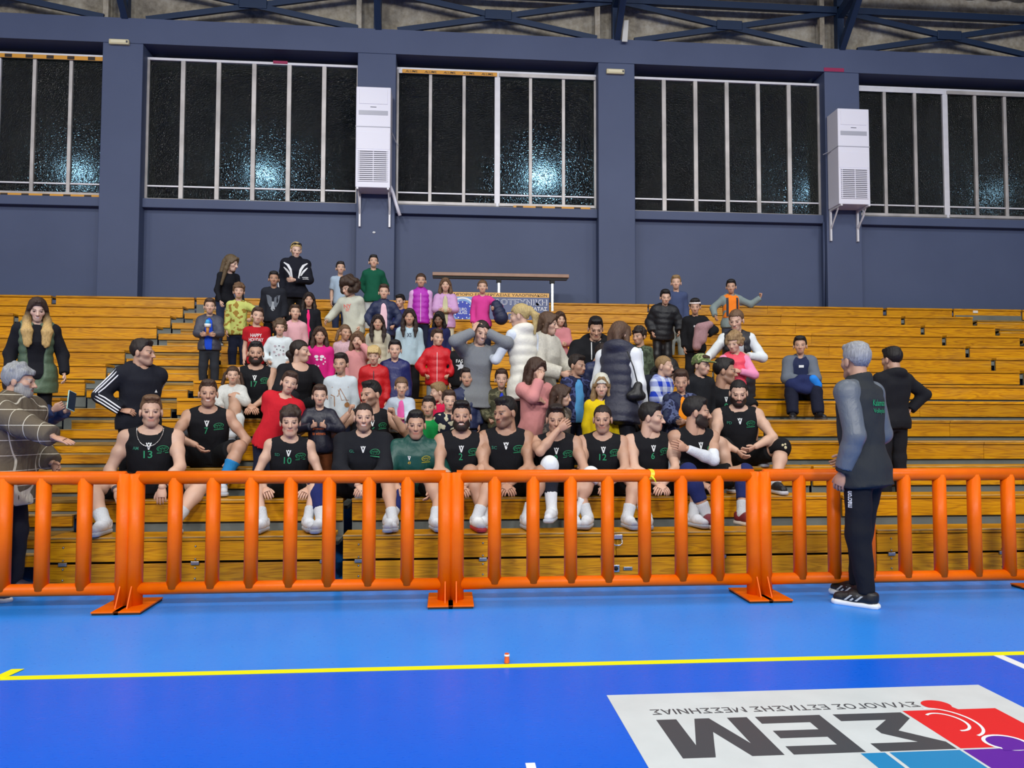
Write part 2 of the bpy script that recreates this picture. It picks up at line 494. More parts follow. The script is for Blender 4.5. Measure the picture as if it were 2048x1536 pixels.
# ---------------------------------------------------------------- wall with piers and windows
def wall_mat():
    m, t, b = nt('slate_blue_plaster')
    v = coords(t, 'World')
    n = noise(t, v, .7, 5, .55); n2 = noise(t, v, 38, 4, .6)
    t.links.new(ramp(t, n, [(.3, srgb(64, 76, 107)), (.7, srgb(71, 83, 114))]), b.inputs['Base Color'])
    b.inputs['Roughness'].default_value = .62
    bump(t, b, n2, .12, .006)
    return m
M['wall'] = wall_mat()
M['frame'] = plain('weathered_aluminium', (178, 174, 172), .45, .25, bumpy=.1, bscale=25, var=.22)
M['frame_white'] = plain('white_aluminium', (214, 214, 220), .4, .1, bumpy=.05, var=.06)
M['reveal'] = plain('raw_plaster_reveal', (156, 140, 104), .8, var=.1)
YW, YC = 13.78, 13.55
ZS, ZL, ZT = 4.97, 7.56, 8.14
COLS = [-10.21, -5.92, -1.60, 2.69, 6.94, 11.23, -14.5, 15.52]
CW = .67
# solid wall: below sill, above lintel; piers between the openings
tag(box('wall_back', -14, 16, YW, YW+.30, 0, ZS, M['wall']), kind='structure')
tag(box('wall_back_lintel', -14, 16, YC, YW+.30, ZL+.14, ZT, M['wall']), kind='structure')
for k, cx in enumerate(COLS):
    tag(box('wall_pier_%d' % (k+1), cx, cx+CW, YC, YW+.29, 0, ZL+.139, M['wall'], None, .012), kind='structure')
def glass_mat():
    m, t, b = nt('pebbled_dark_glass')
    v = coords(t, 'World')
    vor = t.nodes.new('ShaderNodeTexVoronoi'); vor.inputs['Scale'].default_value = 44; t.links.new(v, vor.inputs['Vector'])
    b.inputs['Base Color'].default_value = srgb(112, 134, 138)
    b.inputs['Roughness'].default_value = .16
    b.inputs['Transmission Weight'].default_value = 1.0
    b.inputs['IOR'].default_value = 1.35
    bump(t, b, vor.outputs['Distance'], .8, .016)
    return m
M['glass'] = glass_mat()
M['tape'] = plain('orange_protective_tape', (214, 150, 44), .5)
M['tape_ink'] = plain('tape_black_print', (40, 26, 14), .6)
M['night'] = plain('night_outside', (9, 13, 17), .9)
WIN = []
def window(k, x0, x1, split=None, tape_top=None, tape_bot=None, div=6):
    w = empty('window_%d' % k, (x0, YW, ZS+.07)); tag(w, kind='structure')
    W, Hh = x1-x0, ZL-ZS-.07
    fr = M['frame']
    f = .05
    box('window_frame', 0, W, -.03, .05, Hh-.045, Hh, M['frame_white'], w, .004)
    box('window_frame', 0, W, -.03, .05, 0, .03, fr, w, .004)
    box('window_frame', 0, f*.8, -.03, .05, .03, Hh-.045, fr, w, .004)
    box('window_frame', W-f*.8, W, -.03, .05, .03, Hh-.045, fr, w, .004)
    pw = W/div
    for j in range(1, div):
        wide = .075 if split is None else (.10 if j == split else .058)
        box('mullion', j*pw-wide/2, j*pw+wide/2, -.035, .045, .03, Hh-.045, M['frame_white'] if (split and j == split) else fr, w, .005)
    for j in range(div):
        a, b2 = j*pw+.025, (j+1)*pw-.025
        box('glazing_bar', a, b2, -.01, .03, .235, .262, M['frame_white'], w, .003)
        box('window_pane', a, b2, .008, .016, .262, Hh-.04, M['glass'], w)
        box('window_pane', a, b2, .008, .016, .025, .235, M['glass'], w)
    if split:  # sliding sash rails
        for (a, b2, off) in ((0, split*pw, .0), (split*pw, W, -.018)):
            box('sash_rail', a+.03, b2-.02, -.045+off, -.03, Hh-.115, Hh-.05, fr if off else M['frame_white'], w, .003)
            box('sash_rail', a+.03, b2-.02, -.045+off, -.03, .032, .085, fr, w, .003)
    for spec, zz in ((tape_top, Hh-.085), (tape_bot, .012)):
        if spec:
            a, b2, words = spec
            tp = box('protective_tape', a, b2, -.066, -.062, zz-.035, zz+.035, M['tape'], w)
            if words:
                n = max(1, int((b2-a)/.32))
                for q in range(n):
                    v2, fs2 = text_fit('ALUMIL', .22, .042, .02)
                    me = bpy.data.meshes.new('tape_lettering')
                    me.from_pydata([(a+(q+.5)*(b2-a)/n+px+py*.35, -.0665, zz+py) for px, py in v2], [], fs2)
                    link('tape_lettering', me, w, M['tape_ink'])
            else:
                n = max(1, int((b2-a)/.34))
                for q in range(n):
                    bm = bmesh.new(); add_box(bm, a+(q+.15)*(b2-a)/n, a+(q+.5)*(b2-a)/n, -.0668, -.066, zz-.03, zz+.03)
                    bm_obj('tape_mark', bm, M['tape_ink'], w)
    # sill ledge, projecting a little
    # deep outer reveal behind the glass
    bm = bmesh.new()
    add_box(bm, -.01, .0, .05, .5, 0, Hh); add_box(bm, W, W+.01, .05, .5, 0, Hh)
    add_box(bm, 0, W, .05, .5, Hh, Hh+.01); add_box(bm, 0, W, .05, .5, -.012, 0)
    bm_obj('outer_reveal', bm, M['reveal'], w)
    tag(box('trim_%d' % k, x0, x1, YW-.12, YW+.02, ZS-.09, ZS+.069, M['wall'], None, .008), kind='structure')
    return w
span = [(COLS[i]+CW, COLS[i+1]) for i in range(5)]+[(COLS[5]+CW, COLS[7]), (COLS[6]+CW, COLS[0])]
window(1, span[0][0], span[0][1], 3, (1.2, 3.6, False), (1.2, 3.6, False))
window(2, span[1][0], span[1][1])
window(3, span[2][0], span[2][1], 3, (.1, 1.80, True), (2.1, 3.5, False))
window(4, span[3][0], span[3][1])
window(5, span[4][0], span[4][1], 3)
window(6, span[5][0], span[5][1])
window(7, span[6][0], span[6][1])
# night outside: added dark box blocks world light; street lamps low behind the glass
tag(box('night_box_back', -16, 18, 22, 22.2, 0, 16, M['night']), kind='structure')
tag(box('night_box_ground', -16, 18, YW+.9, 22, 2.0, 2.2, M['night']), kind='structure')
for nm, a in (('night_box_left', -16), ('night_box_right', 17.9)):
    tag(box(nm, a, a+.1, YW+.3, 22, 2.2, 12, M['night']), kind='structure')
def em(name, rgb, s):
    m, t, b = nt(name); b.inputs['Base Color'].default_value = (0, 0, 0, 1)
    b.inputs['Emission Color'].default_value = srgb(*rgb); b.inputs['Emission Strength'].default_value = s
    return m
M['lamp'] = em('street_lamp_glow', (205, 230, 255), 26)
def street_lamp(x, y, z, r, s, label):
    o = empty('street_lamp', (x, y, 2.2)); tag(o, label, 'street lamp')
    bar('pole', (0, 0, 0), (0, 0, z-2.2-r*.6), .05, M['under'], o)
    bm = bmesh.new(); bmesh.ops.create_uvsphere(bm, u_segments=16, v_segments=10, radius=r)
    bmesh.ops.scale(bm, vec=(1.2, .7, .8), verts=bm.verts)
    bmesh.ops.translate(bm, vec=(0, 0, z-2.2), verts=bm.verts); bm_obj('globe', bm, M['lamp'] if s == 1 else em('lamp_glow_dim', (205, 230, 255), 26*s), o, True)
def lamp_px(u, v, Y, r, s, label):
    p_ = at(u, v, Y); street_lamp(p_.x, Y, p_.z, r, s, label)
lamp_px(170, 356, 16.5, .22, .5, 'street lamp glowing behind the leftmost frosted window')
lamp_px(535, 358, 16.5, .22, .6, 'street lamp glowing behind the window left of the first air conditioner')
lamp_px(1082, 362, 16.5, .26, .7, 'street lamp glowing behind the window with orange tape')
lamp_px(1612, 392, 16.5, .16, .5, 'street lamp glowing behind the window left of the right air conditioner')
lamp_px(1960, 400, 16.5, .16, .35, 'street lamp glowing behind the rightmost frosted window')

# ---------------------------------------------------------------- zone above the wall: concrete and blue steel
def concrete_mat():
    m, t, b = nt('stained_concrete')
    v = coords(t, 'World', (1, 1, 1))
    n = noise(t, v, 1.6, 6, .65); n2 = noise(t, v, 9, 6, .7)
    f = math_n(t, 'ADD', math_n(t, 'MULTIPLY', n, .6), math_n(t, 'MULTIPLY', n2, .4))
    t.links.new(ramp(t, f, [(.32, srgb(88, 80, 70)), (.5, srgb(150, 142, 126)), (.62, srgb(176, 170, 156)), (.75, srgb(194, 180, 160))]), b.inputs['Base Color'])
    b.inputs['Roughness'].default_value = .9
    bump(t, b, n2, .4, .02); return m
M['concrete'] = concrete_mat()
M['truss'] = plain('dark_blue_steel', (22, 44, 74), .5, .2, bumpy=.05)
M['roof'] = plain('roof_panel', (112, 108, 98), .7, .1, var=.2, bscale=20)
tag(box('wall_upper', -14, 16, YW+.12, YW+.3, ZT, 11, M['concrete']), kind='structure')
# corrugated roof sloping up towards the hall
bm = bmesh.new()
nx = 240
pr_, pv = None, None
for k in range(nx+1):
    x = -14+30*k/nx; dz = .035*(1 if (k//2) % 2 else 0)
    a = bm.verts.new((x, YW+.3, 9.35+dz)); b_ = bm.verts.new((x, 6.0, 11.3+dz))
    if pv: bm.faces.new((pv[0], a, b_, pv[1]))
    pv = (a, b_)
tag(bm_obj('ceiling', bm, M['roof']), kind='structure')
ps = (.10, .10)
ux = sorted(c+CW/2 for c in COLS)
tr = empty('roof_bracing', (0, 13.4, ZT)); tag(tr, 'dark blue steel bracing with crossed bars above the wall', 'roof truss')
def T(x, y, z): return (x, y-13.4, z-ZT)
zt2 = ZT+.72
for k in range(len(ux)):
    x = ux[k]
    beam('upright', T(x, 13.62, ZT), T(x, 13.62, ZT+2.2), .13, .13, M['truss'], tr)
    beam('inclined_strut', T(x+.02, 13.58, ZT+.02), T(x+.02, 12.3, ZT+1.3), .11, .11, M['truss'], tr)
    beam('inclined_strut', T(x, 12.3, ZT+.3), T(x, 12.3, ZT+2), .09, .09, M['truss'], tr)
    beam('rafter', T(x, 13.6, ZT+.66), T(x, 9.6, ZT+1.6), .12, .16, M['truss'], tr)
    beam('conduit_post', T(x-.33, 13.66, ZT), T(x-.33, 13.66, ZT+1.6), .09, .09, M['concrete'], tr)
    if k+1 < len(ux):
        x2 = ux[k+1]
        beam('cross_bar', T(x+.35, 13.62, ZT+.02), T(x2-.08, 13.62, zt2), .05, .10, M['truss'], tr)
        beam('cross_bar', T(x+.08, 13.60, zt2), T(x2-.35, 13.60, ZT+.02), .05, .10, M['truss'], tr)
        xm = (x+x2)/2; zm = ZT+.37
        box('gusset_plate', xm-.24, xm+.24, 13.56-13.4, 13.575-13.4, zm-ZT-.085, zm-ZT+.085, M['truss'], tr, .01)
beam('upper_chord', T(-14, 13.6, zt2+.03), T(16, 13.6, zt2+.03), .09, .12, M['truss'], tr)
beam('purlin', T(-14, 12.3, ZT+1.02), T(16, 12.3, ZT+1.02), .1, .14, M['truss'], tr)
p = at(1248, 62, 13.5)
bm = bmesh.new()
pl = [(-.05, -.22), (.05, -.22), (.075, .18), (-.01, .17)]
f_ = bm.faces.new([bm.verts.new((p.x+a, 13.45, p.z+b)) for a, b in pl]); r_ = bmesh.ops.extrude_face_region(bm, geom=[f_])
for v_ in r_['geom']:
    if isinstance(v_, bmesh.types.BMVert): v_.co.y += .02
tag(bm_obj('white_offcut', bm, plain('white_sheet', (200, 200, 196), .6)), 'white tapered offcut leaning on the steel above the wall', 'board')
# raspberry paint left beside window heads
M['berry'] = plain('old_raspberry_paint', (150, 26, 78), .6)
tag(box('trim_8', 6.93, 7.32, YC-.006, YC+.01, ZL+.145, ZL+.215, M['berry'], None, .003), kind='structure')
tag(box('trim_9', -5.0+1.9, -5.0+2.15, YW-.04, YW-.028, ZL-.03, ZL+.02, M['berry']), kind='structure')

# ---------------------------------------------------------------- air conditioners on brackets
M['ac'] = plain('white_ac_plastic', (226, 226, 238), .35)
M['ac_grey'] = plain('grey_ac_window', (168, 170, 182), .3)
M['ac_dark'] = plain('dark_ac_slot', (70, 72, 84), .5)
def air_conditioner(x, z, label, pipe):
    W, Hh, D = .585, 1.74, .40
    o = empty('air_conditioner', (x, YC-.02, z)); tag(o, label, 'air conditioner', 'tall white air conditioners on the piers')
    box('casing', 0, W, -D, 0, 0, Hh, M['ac'], o, .012)
    fp = -D
    box('top_panel', .05, W-.05, fp-.008, fp+.004, Hh-.30, Hh-.045, M['ac'], o, .006)
    box('badge', W/2-.05, W/2+.05, fp-.004, fp+.002, Hh-.355, Hh-.345, M['ac_dark'], o)
    box('outlet_window', .045, W-.045, fp-.003, fp+.004, Hh-.49, Hh-.41, M['ac_grey'], o, .004)
    box('belt_strip', -.004, W+.004, fp-.006, -.02, Hh-.70, Hh-.685, M['ac_grey'], o)
    box('middle_panel', .012, W-.012, fp-.005, fp+.004, Hh-1.08, Hh-.79, M['ac'], o, .004)
    g = box('grille_recess', .045, W-.045, fp-.0015, fp+.004, .10, Hh-1.10, M['ac_dark'], o)
    n = 16
    for k in range(n):
        zz = .11+(Hh-1.10-.12)*k/(n-1)
        box('grille_slat', .04, W-.04, fp-.014, fp-.001, zz-.006, zz+.013, M['ac'], g)
    for dx in (.06, .30, .53): box('grille_slat', dx-.006, dx+.006, fp-.012, fp-.001, .10, Hh-1.10, M['ac'], g)
    for dx in (.02, W-.05):
        box('bracket_upright', dx, dx+.035, -.03, .017, -.58, 0, M['frame_white'], o, .003)
        box('bracket_arm', dx, dx+.035, -D-.02, -.03, -.035, 0, M['frame_white'], o, .003)
        beam('bracket_brace', (dx+.017, -D*.75, -.03), (dx+.017, -.02, -.36), .02, .02, M['frame_white'], o)
    bm = bmesh.new()
    if pipe > 0: pts = [(W-.02, -.12, .12), (W+.03, -.09, .0), (W+.09, -.07, -.2), (W+.15, -.05, -.38)]
    else: pts = [(W+.02, -.10, .02), (W+.04, -.09, -.12), (W+.0, -.07, -.22), (W-.05, -.03, -.32)]
    add_path(bm, pts, .03 if pipe > 0 else .016, 10); bm_obj('drain_pipe', bm, M['ac'], o, True)
    bm = bmesh.new(); add_path(bm, [(W, -D*.6, Hh-.69), (W+.06, -.05, Hh-.80), (W+.1, .01, Hh-.86)] if pipe > 0 else [(0, -D*.4, Hh-.69), (-.09, -.02, Hh-.72)], .008, 6)
    bm_obj('tie_wire', bm, M['ac_grey'], o)
    return o
air_conditioner(-1.57, 5.17, 'tall white air conditioner on the pier above the crowd', 1)
air_conditioner(6.96, 5.10, 'tall white air conditioner on the right pier with its left side showing', -1)
def emergency_light(u, v, label):
    p = at(u, v, YC)
    o = empty('emergency_light', (p.x, YC, p.z)); tag(o, label, 'emergency light')
    box('housing', -.165, .165, -.06, .005, -.045, .045, plain('cream_plastic', (206, 196, 158), .45), o, .014)
    box('lens', -.135, .115, -.066, -.058, -.022, .03, plain('cream_lens', (226, 218, 186), .25), o, .005)
    box('status_window', .125, .15, -.066, -.058, -.018, .018, M['ac_dark'], o)
emergency_light(240, 86, 'cream emergency light on the left pier')
emergency_light(1230, 145, 'cream emergency light on the pier right of the taped window')
p = at(748, 465, YC)
bm = bmesh.new(); bmesh.ops.create_icosphere(bm, subdivisions=1, radius=.03); bmesh.ops.scale(bm, vec=(1, .4, .7), verts=bm.verts); bmesh.ops.translate(bm, vec=(p.x, YC-.008, p.z), verts=bm.verts)
tag(bm_obj('plaster_chip', bm, plain('white_chip', (220, 224, 226), .7)), 'small white chip on the pier under the air conditioner', 'chip')
bm = bmesh.new()
add_path(bm, [(6.93, YC+.1, 4.9), (6.92, YC+.1, 4.2), (6.92, YC+.1, 3.3)], .02, 8)
tag(bm_obj('wall_conduit', bm, M['wall'], None, True), 'slate painted conduit down the right pier', 'pipe')

# ---------------------------------------------------------------- commentators' desk and glass-shop banner on the top rows
dk = empty('desk', (0, 12.80, rowZ(13)-.09)); tag(dk, 'narrow wooden commentary desk top on thin metal legs behind the crowd', 'desk')
zb_ = rowZ(13)-.09
xl, xr = at(865, 548, 12.8).x, at(1138, 552, 12.8).x
zt_ = at(1000, 548, 12.8).z
M['desk'] = plain('brown_laminate', (150, 116, 96), .45, var=.1)
box('top', xl, xr, -.02, .30, zt_-zb_-.045, zt_-zb_+.012, M['desk'], dk, .006)
box('top_rail', xl+.01, xr-.03, .0, .03, zt_-zb_-.085, zt_-zb_-.046, M['under'], dk)
for u in (890, 998, 1105):
    x = at(u, 560, 12.8).x
    box('leg', x-.022, x+.022, .02, .06, 0, zt_-zb_-.085, M['steel'], dk, .003)
    box('leg_collar', x-.04, x+.04, .005, .08, zt_-zb_-.14, zt_-zb_-.085, M['under'], dk, .003)
yb2 = 12.495
b0, b1 = at(898, 583, yb2), at(1098, 641, yb2)
bn = empty('banner', (b0.x, yb2, b1.z)); tag(bn, 'blue and orange Greek advertising banner hung under the desk', 'banner')
bw, bh = b1.x-b0.x, at(1050, 587, yb2).z-at(1050, 641, yb2).z
M['bn_blue'] = plain('banner_grey_blue', (84, 96, 136), .5, var=.1, bscale=12)
M['bn_sky'] = plain('banner_light_blue', (120, 160, 216), .5)
M['bn_or'] = plain('banner_orange', (226, 176, 96), .5)
M['bn_white'] = plain('banner_white', (226, 230, 238), .5)
M['bn_dark'] = plain('banner_dark_ink', (52, 36, 24), .5)
M['bn_royal'] = plain('banner_royal_blue', (40, 62, 178), .5)
box('sheet', 0, bw, -.006, 0, 0, bh, M['bn_blue'], bn)
box('orange_strip', 0, bw, -.0085, -.006, bh*.84, bh, M['bn_or'], bn)
box('photo_field', 0, bw*.28, -.0085, -.006, 0, bh*.835, M['bn_sky'], bn)
def ban(name, s, cx, cz, w, h, mat, bold=.015, y=-.0105):
    v2, fs2 = text_fit(s, w, h, bold)
    me = bpy.data.meshes.new(name); me.from_pydata([(cx+a, y, cz+b) for a, b in v2], [], fs2); link(name, me, bn, mat)
ban('lettering', 'ΕΜΠΟΡΙΟ ΕΠΕΞΕΡΓΑΣΙΑΣ ΥΑΛΟΠΙΝΑΚΩΝ', bw*.5, bh*.918, bw*.96, bh*.10, M['bn_dark'])
ban('lettering', 'ΥΑΛΟΤΕΧΝΙΚΗ', bw*.65, bh*.66, bw*.66, bh*.22, M['bn_white'], .035)
ban('lettering_fill', 'ΥΑΛΟΤΕΧΝΙΚΗ', bw*.65, bh*.66, bw*.645, bh*.195, M['bn_blue'], .0, -.0125)
ban('lettering', 'ΚΑΛΑΜΑΤΑΣ', bw*.82, bh*.42, bw*.32, bh*.14, M['bn_white'], .02)
ban('lettering', 'ΟΠΟΥΛΟΣ', bw*.74, bh*.16, bw*.48, bh*.24, M['bn_or'], .02)
for nm, r0, r1, mt, yy in (('emblem_ring', 0, .215, M['bn_white'], -.010), ('emblem_disc', 0, .19, M['bn_sky'], -.011), ('emblem_core', 0, .155, M['bn_royal'], -.012)):
    bm = bmesh.new(); bm.faces.new([bm.verts.new((bw*.135+x, yy, bh*.33+z)) for x, z in disc(0, 0, r1, r1, 36)]); bmesh.ops.recalc_face_normals(bm, faces=bm.faces)
    bm_obj(nm, bm, mt, bn)
ban('emblem_lettering', 'EURO', bw*.135, bh*.37, .13, .05, M['bn_white'], .01, -.0135)
ban('emblem_lettering', 'GLASS', bw*.135, bh*.25, .15, .05, M['bn_white'], .01, -.0135)
for k in range(12):
    a = k*math.pi/6
    bm = bmesh.new(); bm.faces.new([bm.verts.new((bw*.135+.135*math.cos(a)+x, -.0132, bh*.33+.135*math.sin(a)+z)) for x, z in disc(0, 0, .012, .012, 6)])
    bm_obj('emblem_star', bm, M['bn_white'], bn)

# ---------------------------------------------------------------- orange barriers
def barrier_mat():
    m, t, b = nt('orange_barrier_paint')
    v = coords(t, 'World')
    n = noise(t, v, 7, 5, .6)
    t.links.new(ramp(t, n, [(.3, srgb(232, 98, 0)), (.7, srgb(240, 108, 0))]), b.inputs['Base Color'])
    t.links.new(ramp(t, noise(t, v, 40, 3), [(.4, (.36,)*3), (.7, (.48,)*3)]), b.inputs['Roughness'])
    bump(t, b, noise(t, v, 90, 2), .05, .004)
    return m
M['orange'] = barrier_mat(); M['orange'].node_tree.nodes['Principled BSDF'].inputs['Specular IOR Level'].default_value = .22
M['plate_edge'] = plain('rubber_foot_pad', (40, 36, 34), .7)
YB = 5.35
def bx(u): return at(u, 1050, YB).x
ZR, ZBR = at(600, 954, YB).z, at(600, 1172, YB).z
def barrier(xa, xb, bars, label, left_end=True, right_end=True):
    o = empty('crowd_barrier', (xa, YB, 0)); tag(o, label, 'barrier', 'orange barriers in front of the stands')
    L = xb-xa
    R_ = .044
    bar('top_rail', (0, 0, ZR), (L, 0, ZR), R_, M['orange'], o, 18)
    bar('bottom_rail', (0, 0, ZBR), (L, 0, ZBR), R_*.92, M['orange'], o, 18)
    for x, on in ((.0, left_end), (L, right_end)):
        if not on: continue
        bar('end_post', (x, 0, .0), (x, 0, ZR+R_*.6), .051, M['orange'], o, 20)
        s = 1 if x == 0 else -1
        box('foot_plate', x-.055 if s > 0 else x-.115, x+.115 if s > 0 else x+.055, -.20, .20, .012, .022, M['orange'], o, .002)
        box('foot_pad', x-.05 if s > 0 else x-.11, x+.11 if s > 0 else x+.05, -.195, .195, 0, .012, M['plate_edge'], o)
        bm = bmesh.new()
        tri = [(0, -.12, .022), (0, -.045, .022), (0, -.045, .16)]
        f1 = bm.faces.new([bm.verts.new((x+.004*s, y_, z_)) for _, y_, z_ in tri])
        r1 = bmesh.ops.extrude_face_region(bm, geom=[f1])
        for v_ in r1['geom']:
            if isinstance(v_, bmesh.types.BMVert): v_.co.x -= .008*s
        bmesh.ops.recalc_face_normals(bm, faces=bm.faces)
        bm_obj('gusset', bm, M['orange'], o)
    for b in bars:
        bar('upright_bar', (b-xa, 0, ZBR), (b-xa, 0, ZR), .046, M['orange'], o, 18)
    return o
B1 = [bx(u) for u in (-155, -75, 9, 86, 169)]
barrier(bx(-395), bx(249), [bx(-320), bx(-238)]+B1, 'orange steel barrier at the left edge before the plaid jacket man')
barrier(bx(272), bx(891), [bx(u) for u in (350, 426, 503, 581, 658, 738, 815)], 'orange steel barrier left of the middle joint')
barrier(bx(913), bx(1507), [bx(u) for u in (989, 1066, 1141, 1215, 1289, 1362, 1435)], 'orange steel barrier right of the middle joint with yellow tape on it')
barrier(bx(1528), bx(2086), [bx(u) for u in (1599, 1668, 1737, 1809, 1880, 1949, 2017)], 'orange steel barrier behind the grey haired man at right')
barrier(bx(2107), bx(2680), [bx(2107)+.26*k for k in range(1, 8)], 'orange steel barrier past the right picture edge')
# knotted yellow tape on the rail
p = at(1302, 946, YB-.045)
ytp = empty('yellow_tape', (p.x, YB, ZR)); tag(ytp, 'scrap of yellow tape wrapped round the barrier top rail', 'tape')
bm = bmesh.new()
for k in range(13):
    a = math.radians(60+k*20)
    for s in (-1, 1):
        bm.verts.new((s*.014+.015*math.sin(k*.5), -.0465*math.cos(a-math.pi/2)*1.0, .0465*math.sin(a-math.pi/2)))
bm.verts.ensure_lookup_table()
for k in range(12):
    bm.faces.new((bm.verts[2*k], bm.verts[2*k+1], bm.verts[2*k+3], bm.verts[2*k+2]))
bm_obj('wrap', bm, plain('yellow_tape_film', (244, 200, 20), .4), ytp)
bm = bmesh.new(); add_path(bm, [(.0, -.048, 0), (.02, -.055, -.02), (.035, -.05, -.045)], [.008, .006, .002], 6); bm_obj('loose_end', bm, M['line_yellow'], ytp)
# ================================================================== people: implicit-surface figures
def vec(*a): return np.array(a, np.float32)
def unit(v): v = np.asarray(v, np.float32); return v/(np.linalg.norm(v)+1e-9)

class Field:
    """signed distance grid; shapes are blended in with a smooth union"""
    def __init__(s, lo, hi, h):
        s.h = h; s.lo = np.asarray(lo, np.float32)-2*h
        n = np.ceil((np.asarray(hi)-s.lo+2*h)/h).astype(int)+1
        s.n = n; s.d = np.full(tuple(n), 1.0, np.float32)
        s.ax = [s.lo[k]+h*np.arange(n[k], dtype=np.float32) for k in range(3)]
    def sl(s, lo, hi, m):
        i0 = np.clip(np.floor((np.asarray(lo)-m-s.lo)/s.h).astype(int), 0, s.n)
        i1 = np.clip(np.ceil((np.asarray(hi)+m-s.lo)/s.h).astype(int)+1, 0, s.n)
        return i0, i1
    def grid(s, i0, i1):
        return np.meshgrid(*[s.ax[k][i0[k]:i1[k]] for k in range(3)], indexing='ij', sparse=True)
    def put(s, i0, i1, d, k):
        t = s.d[i0[0]:i1[0], i0[1]:i1[1], i0[2]:i1[2]]
        if t.size == 0: return
        if k > 0:
            hh = np.maximum(k-np.abs(t-d), 0)/k
            t[...] = np.minimum(t, d)-hh*hh*k*.25
        else: np.minimum(t, d, out=t)
    def cone(s, a, b, ra, rb, k=.02, quilt=None, e=0.0, t0=None, t1=None):
        """round cone from a to b; optional flat cuts at t0 / t1 along the axis"""
        a, b = np.asarray(a, np.float32), np.asarray(b, np.float32)
        ra += e; rb += e
        m = max(ra, rb)+k+s.h*2
        i0, i1 = s.sl(np.minimum(a, b), np.maximum(a, b), m)
        if (i1 <= i0).any(): return
        X, Y, Z = s.grid(i0, i1)
        ba = b-a; L2 = float(ba@ba)+1e-12; L = math.sqrt(L2)
        px, py, pz = X-a[0], Y-a[1], Z-a[2]
        traw = (px*ba[0]+py*ba[1]+pz*ba[2])/L2
        t = np.clip(traw, 0, 1)
        d = np.sqrt((px-ba[0]*t)**2+(py-ba[1]*t)**2+(pz-ba[2]*t)**2)-(ra+(rb-ra)*t)
        if quilt: d = d-quilt[1]*np.abs(np.sin(math.pi*t*L/quilt[0]))
        if t1 is not None: d = np.maximum(d, (traw-t1)*L)
        if t0 is not None: d = np.maximum(d, (t0-traw)*L)
        s.put(i0, i1, d, k)
    def ball(s, c, r, k=.02):
        r = np.asarray(r, np.float32)*np.ones(3, np.float32); c = np.asarray(c, np.float32)
        m = k+s.h*2
        i0, i1 = s.sl(c-r, c+r, m)
        if (i1 <= i0).any(): return
        X, Y, Z = s.grid(i0, i1)
        q = np.sqrt(((X-c[0])/r[0])**2+((Y-c[1])/r[1])**2+((Z-c[2])/r[2])**2)
        s.put(i0, i1, (q-1)*r.min(), k)
    def loft(s, p0, axis, right, fwd, prof, k=.03, e=0.0, quilt=None, tcut=None, L=1.0, pw=2.4):
        """trunk: sections (t, half width, half depth, forward shift) along axis from p0"""
        prof = np.asarray(prof, np.float32); p0 = np.asarray(p0, np.float32)
        T = prof[:, 0]*L
        wmax = prof[:, 1:3].max()+e+k+s.h*2
        ends = np.array([p0+axis*T[0], p0+axis*T[-1]])
        i0, i1 = s.sl(ends.min(0), ends.max(0), wmax)
        X, Y, Z = s.grid(i0, i1)
        px, py, pz = X-p0[0], Y-p0[1], Z-p0[2]
        tt = px*axis[0]+py*axis[1]+pz*axis[2]
        uu = px*right[0]+py*right[1]+pz*right[2]
        ww = px*fwd[0]+py*fwd[1]+pz*fwd[2]
        tc = np.clip(tt, T[0], T[-1])
        a = np.interp(tc.ravel(), T, prof[:, 1]).reshape(tc.shape).astype(np.float32)+e
        b = np.interp(tc.ravel(), T, prof[:, 2]).reshape(tc.shape).astype(np.float32)+e
        sh = np.interp(tc.ravel(), T, prof[:, 3]).reshape(tc.shape).astype(np.float32)
        q = ((np.abs(uu)/a)**pw+(np.abs(ww-sh)/b)**pw)**(1/pw)
        dr = (q-1)*np.minimum(a, b)
        if quilt: dr = dr-quilt[1]*np.abs(np.sin(math.pi*tt/quilt[0]))
        dz = np.abs(tt-tc)
        d = np.where(dz > 0, np.sqrt(np.maximum(dr+.02, 0)**2+dz*dz)-.02, dr)
        if tcut is not None: d = np.maximum(d, tcut*L-tt)
        s.put(i0, i1, d, k)
    def cut_ball(s, c, r, k=.0):
        r = np.asarray(r, np.float32)*np.ones(3, np.float32); c = np.asarray(c, np.float32)
        i0, i1 = s.sl(c-r, c+r, s.h*3)
        if (i1 <= i0).any(): return
        X, Y, Z = s.grid(i0, i1)
        q = np.sqrt(((X-c[0])/r[0])**2+((Y-c[1])/r[1])**2+((Z-c[2])/r[2])**2)
        d = -(q-1)*r.min()
        t = s.d[i0[0]:i1[0], i0[1]:i1[1], i0[2]:i1[2]]
        if k > 0:
            hh = np.maximum(k-np.abs(t-d), 0)/k
            t[...] = np.maximum(t, d)+hh*hh*k*.25
        else: np.maximum(t, d, out=t)
    def cut_plane(s, p, n):
        X, Y, Z = np.meshgrid(*s.ax, indexing='ij', sparse=True)
        d = (X-p[0])*n[0]+(Y-p[1])*n[1]+(Z-p[2])*n[2]
        np.maximum(s.d, d, out=s.d)
    def ripple(s, amp, f=(23, 19, 27), ph=0.0):
        X, Y, Z = np.meshgrid(*s.ax, indexing='ij', sparse=True)
        s.d += amp*(np.sin(X*f[0]+2.1*np.sin(Z*9+ph)+ph)*np.sin(Z*f[2]+1.7*np.sin(X*11+ph)+Y*f[1]))
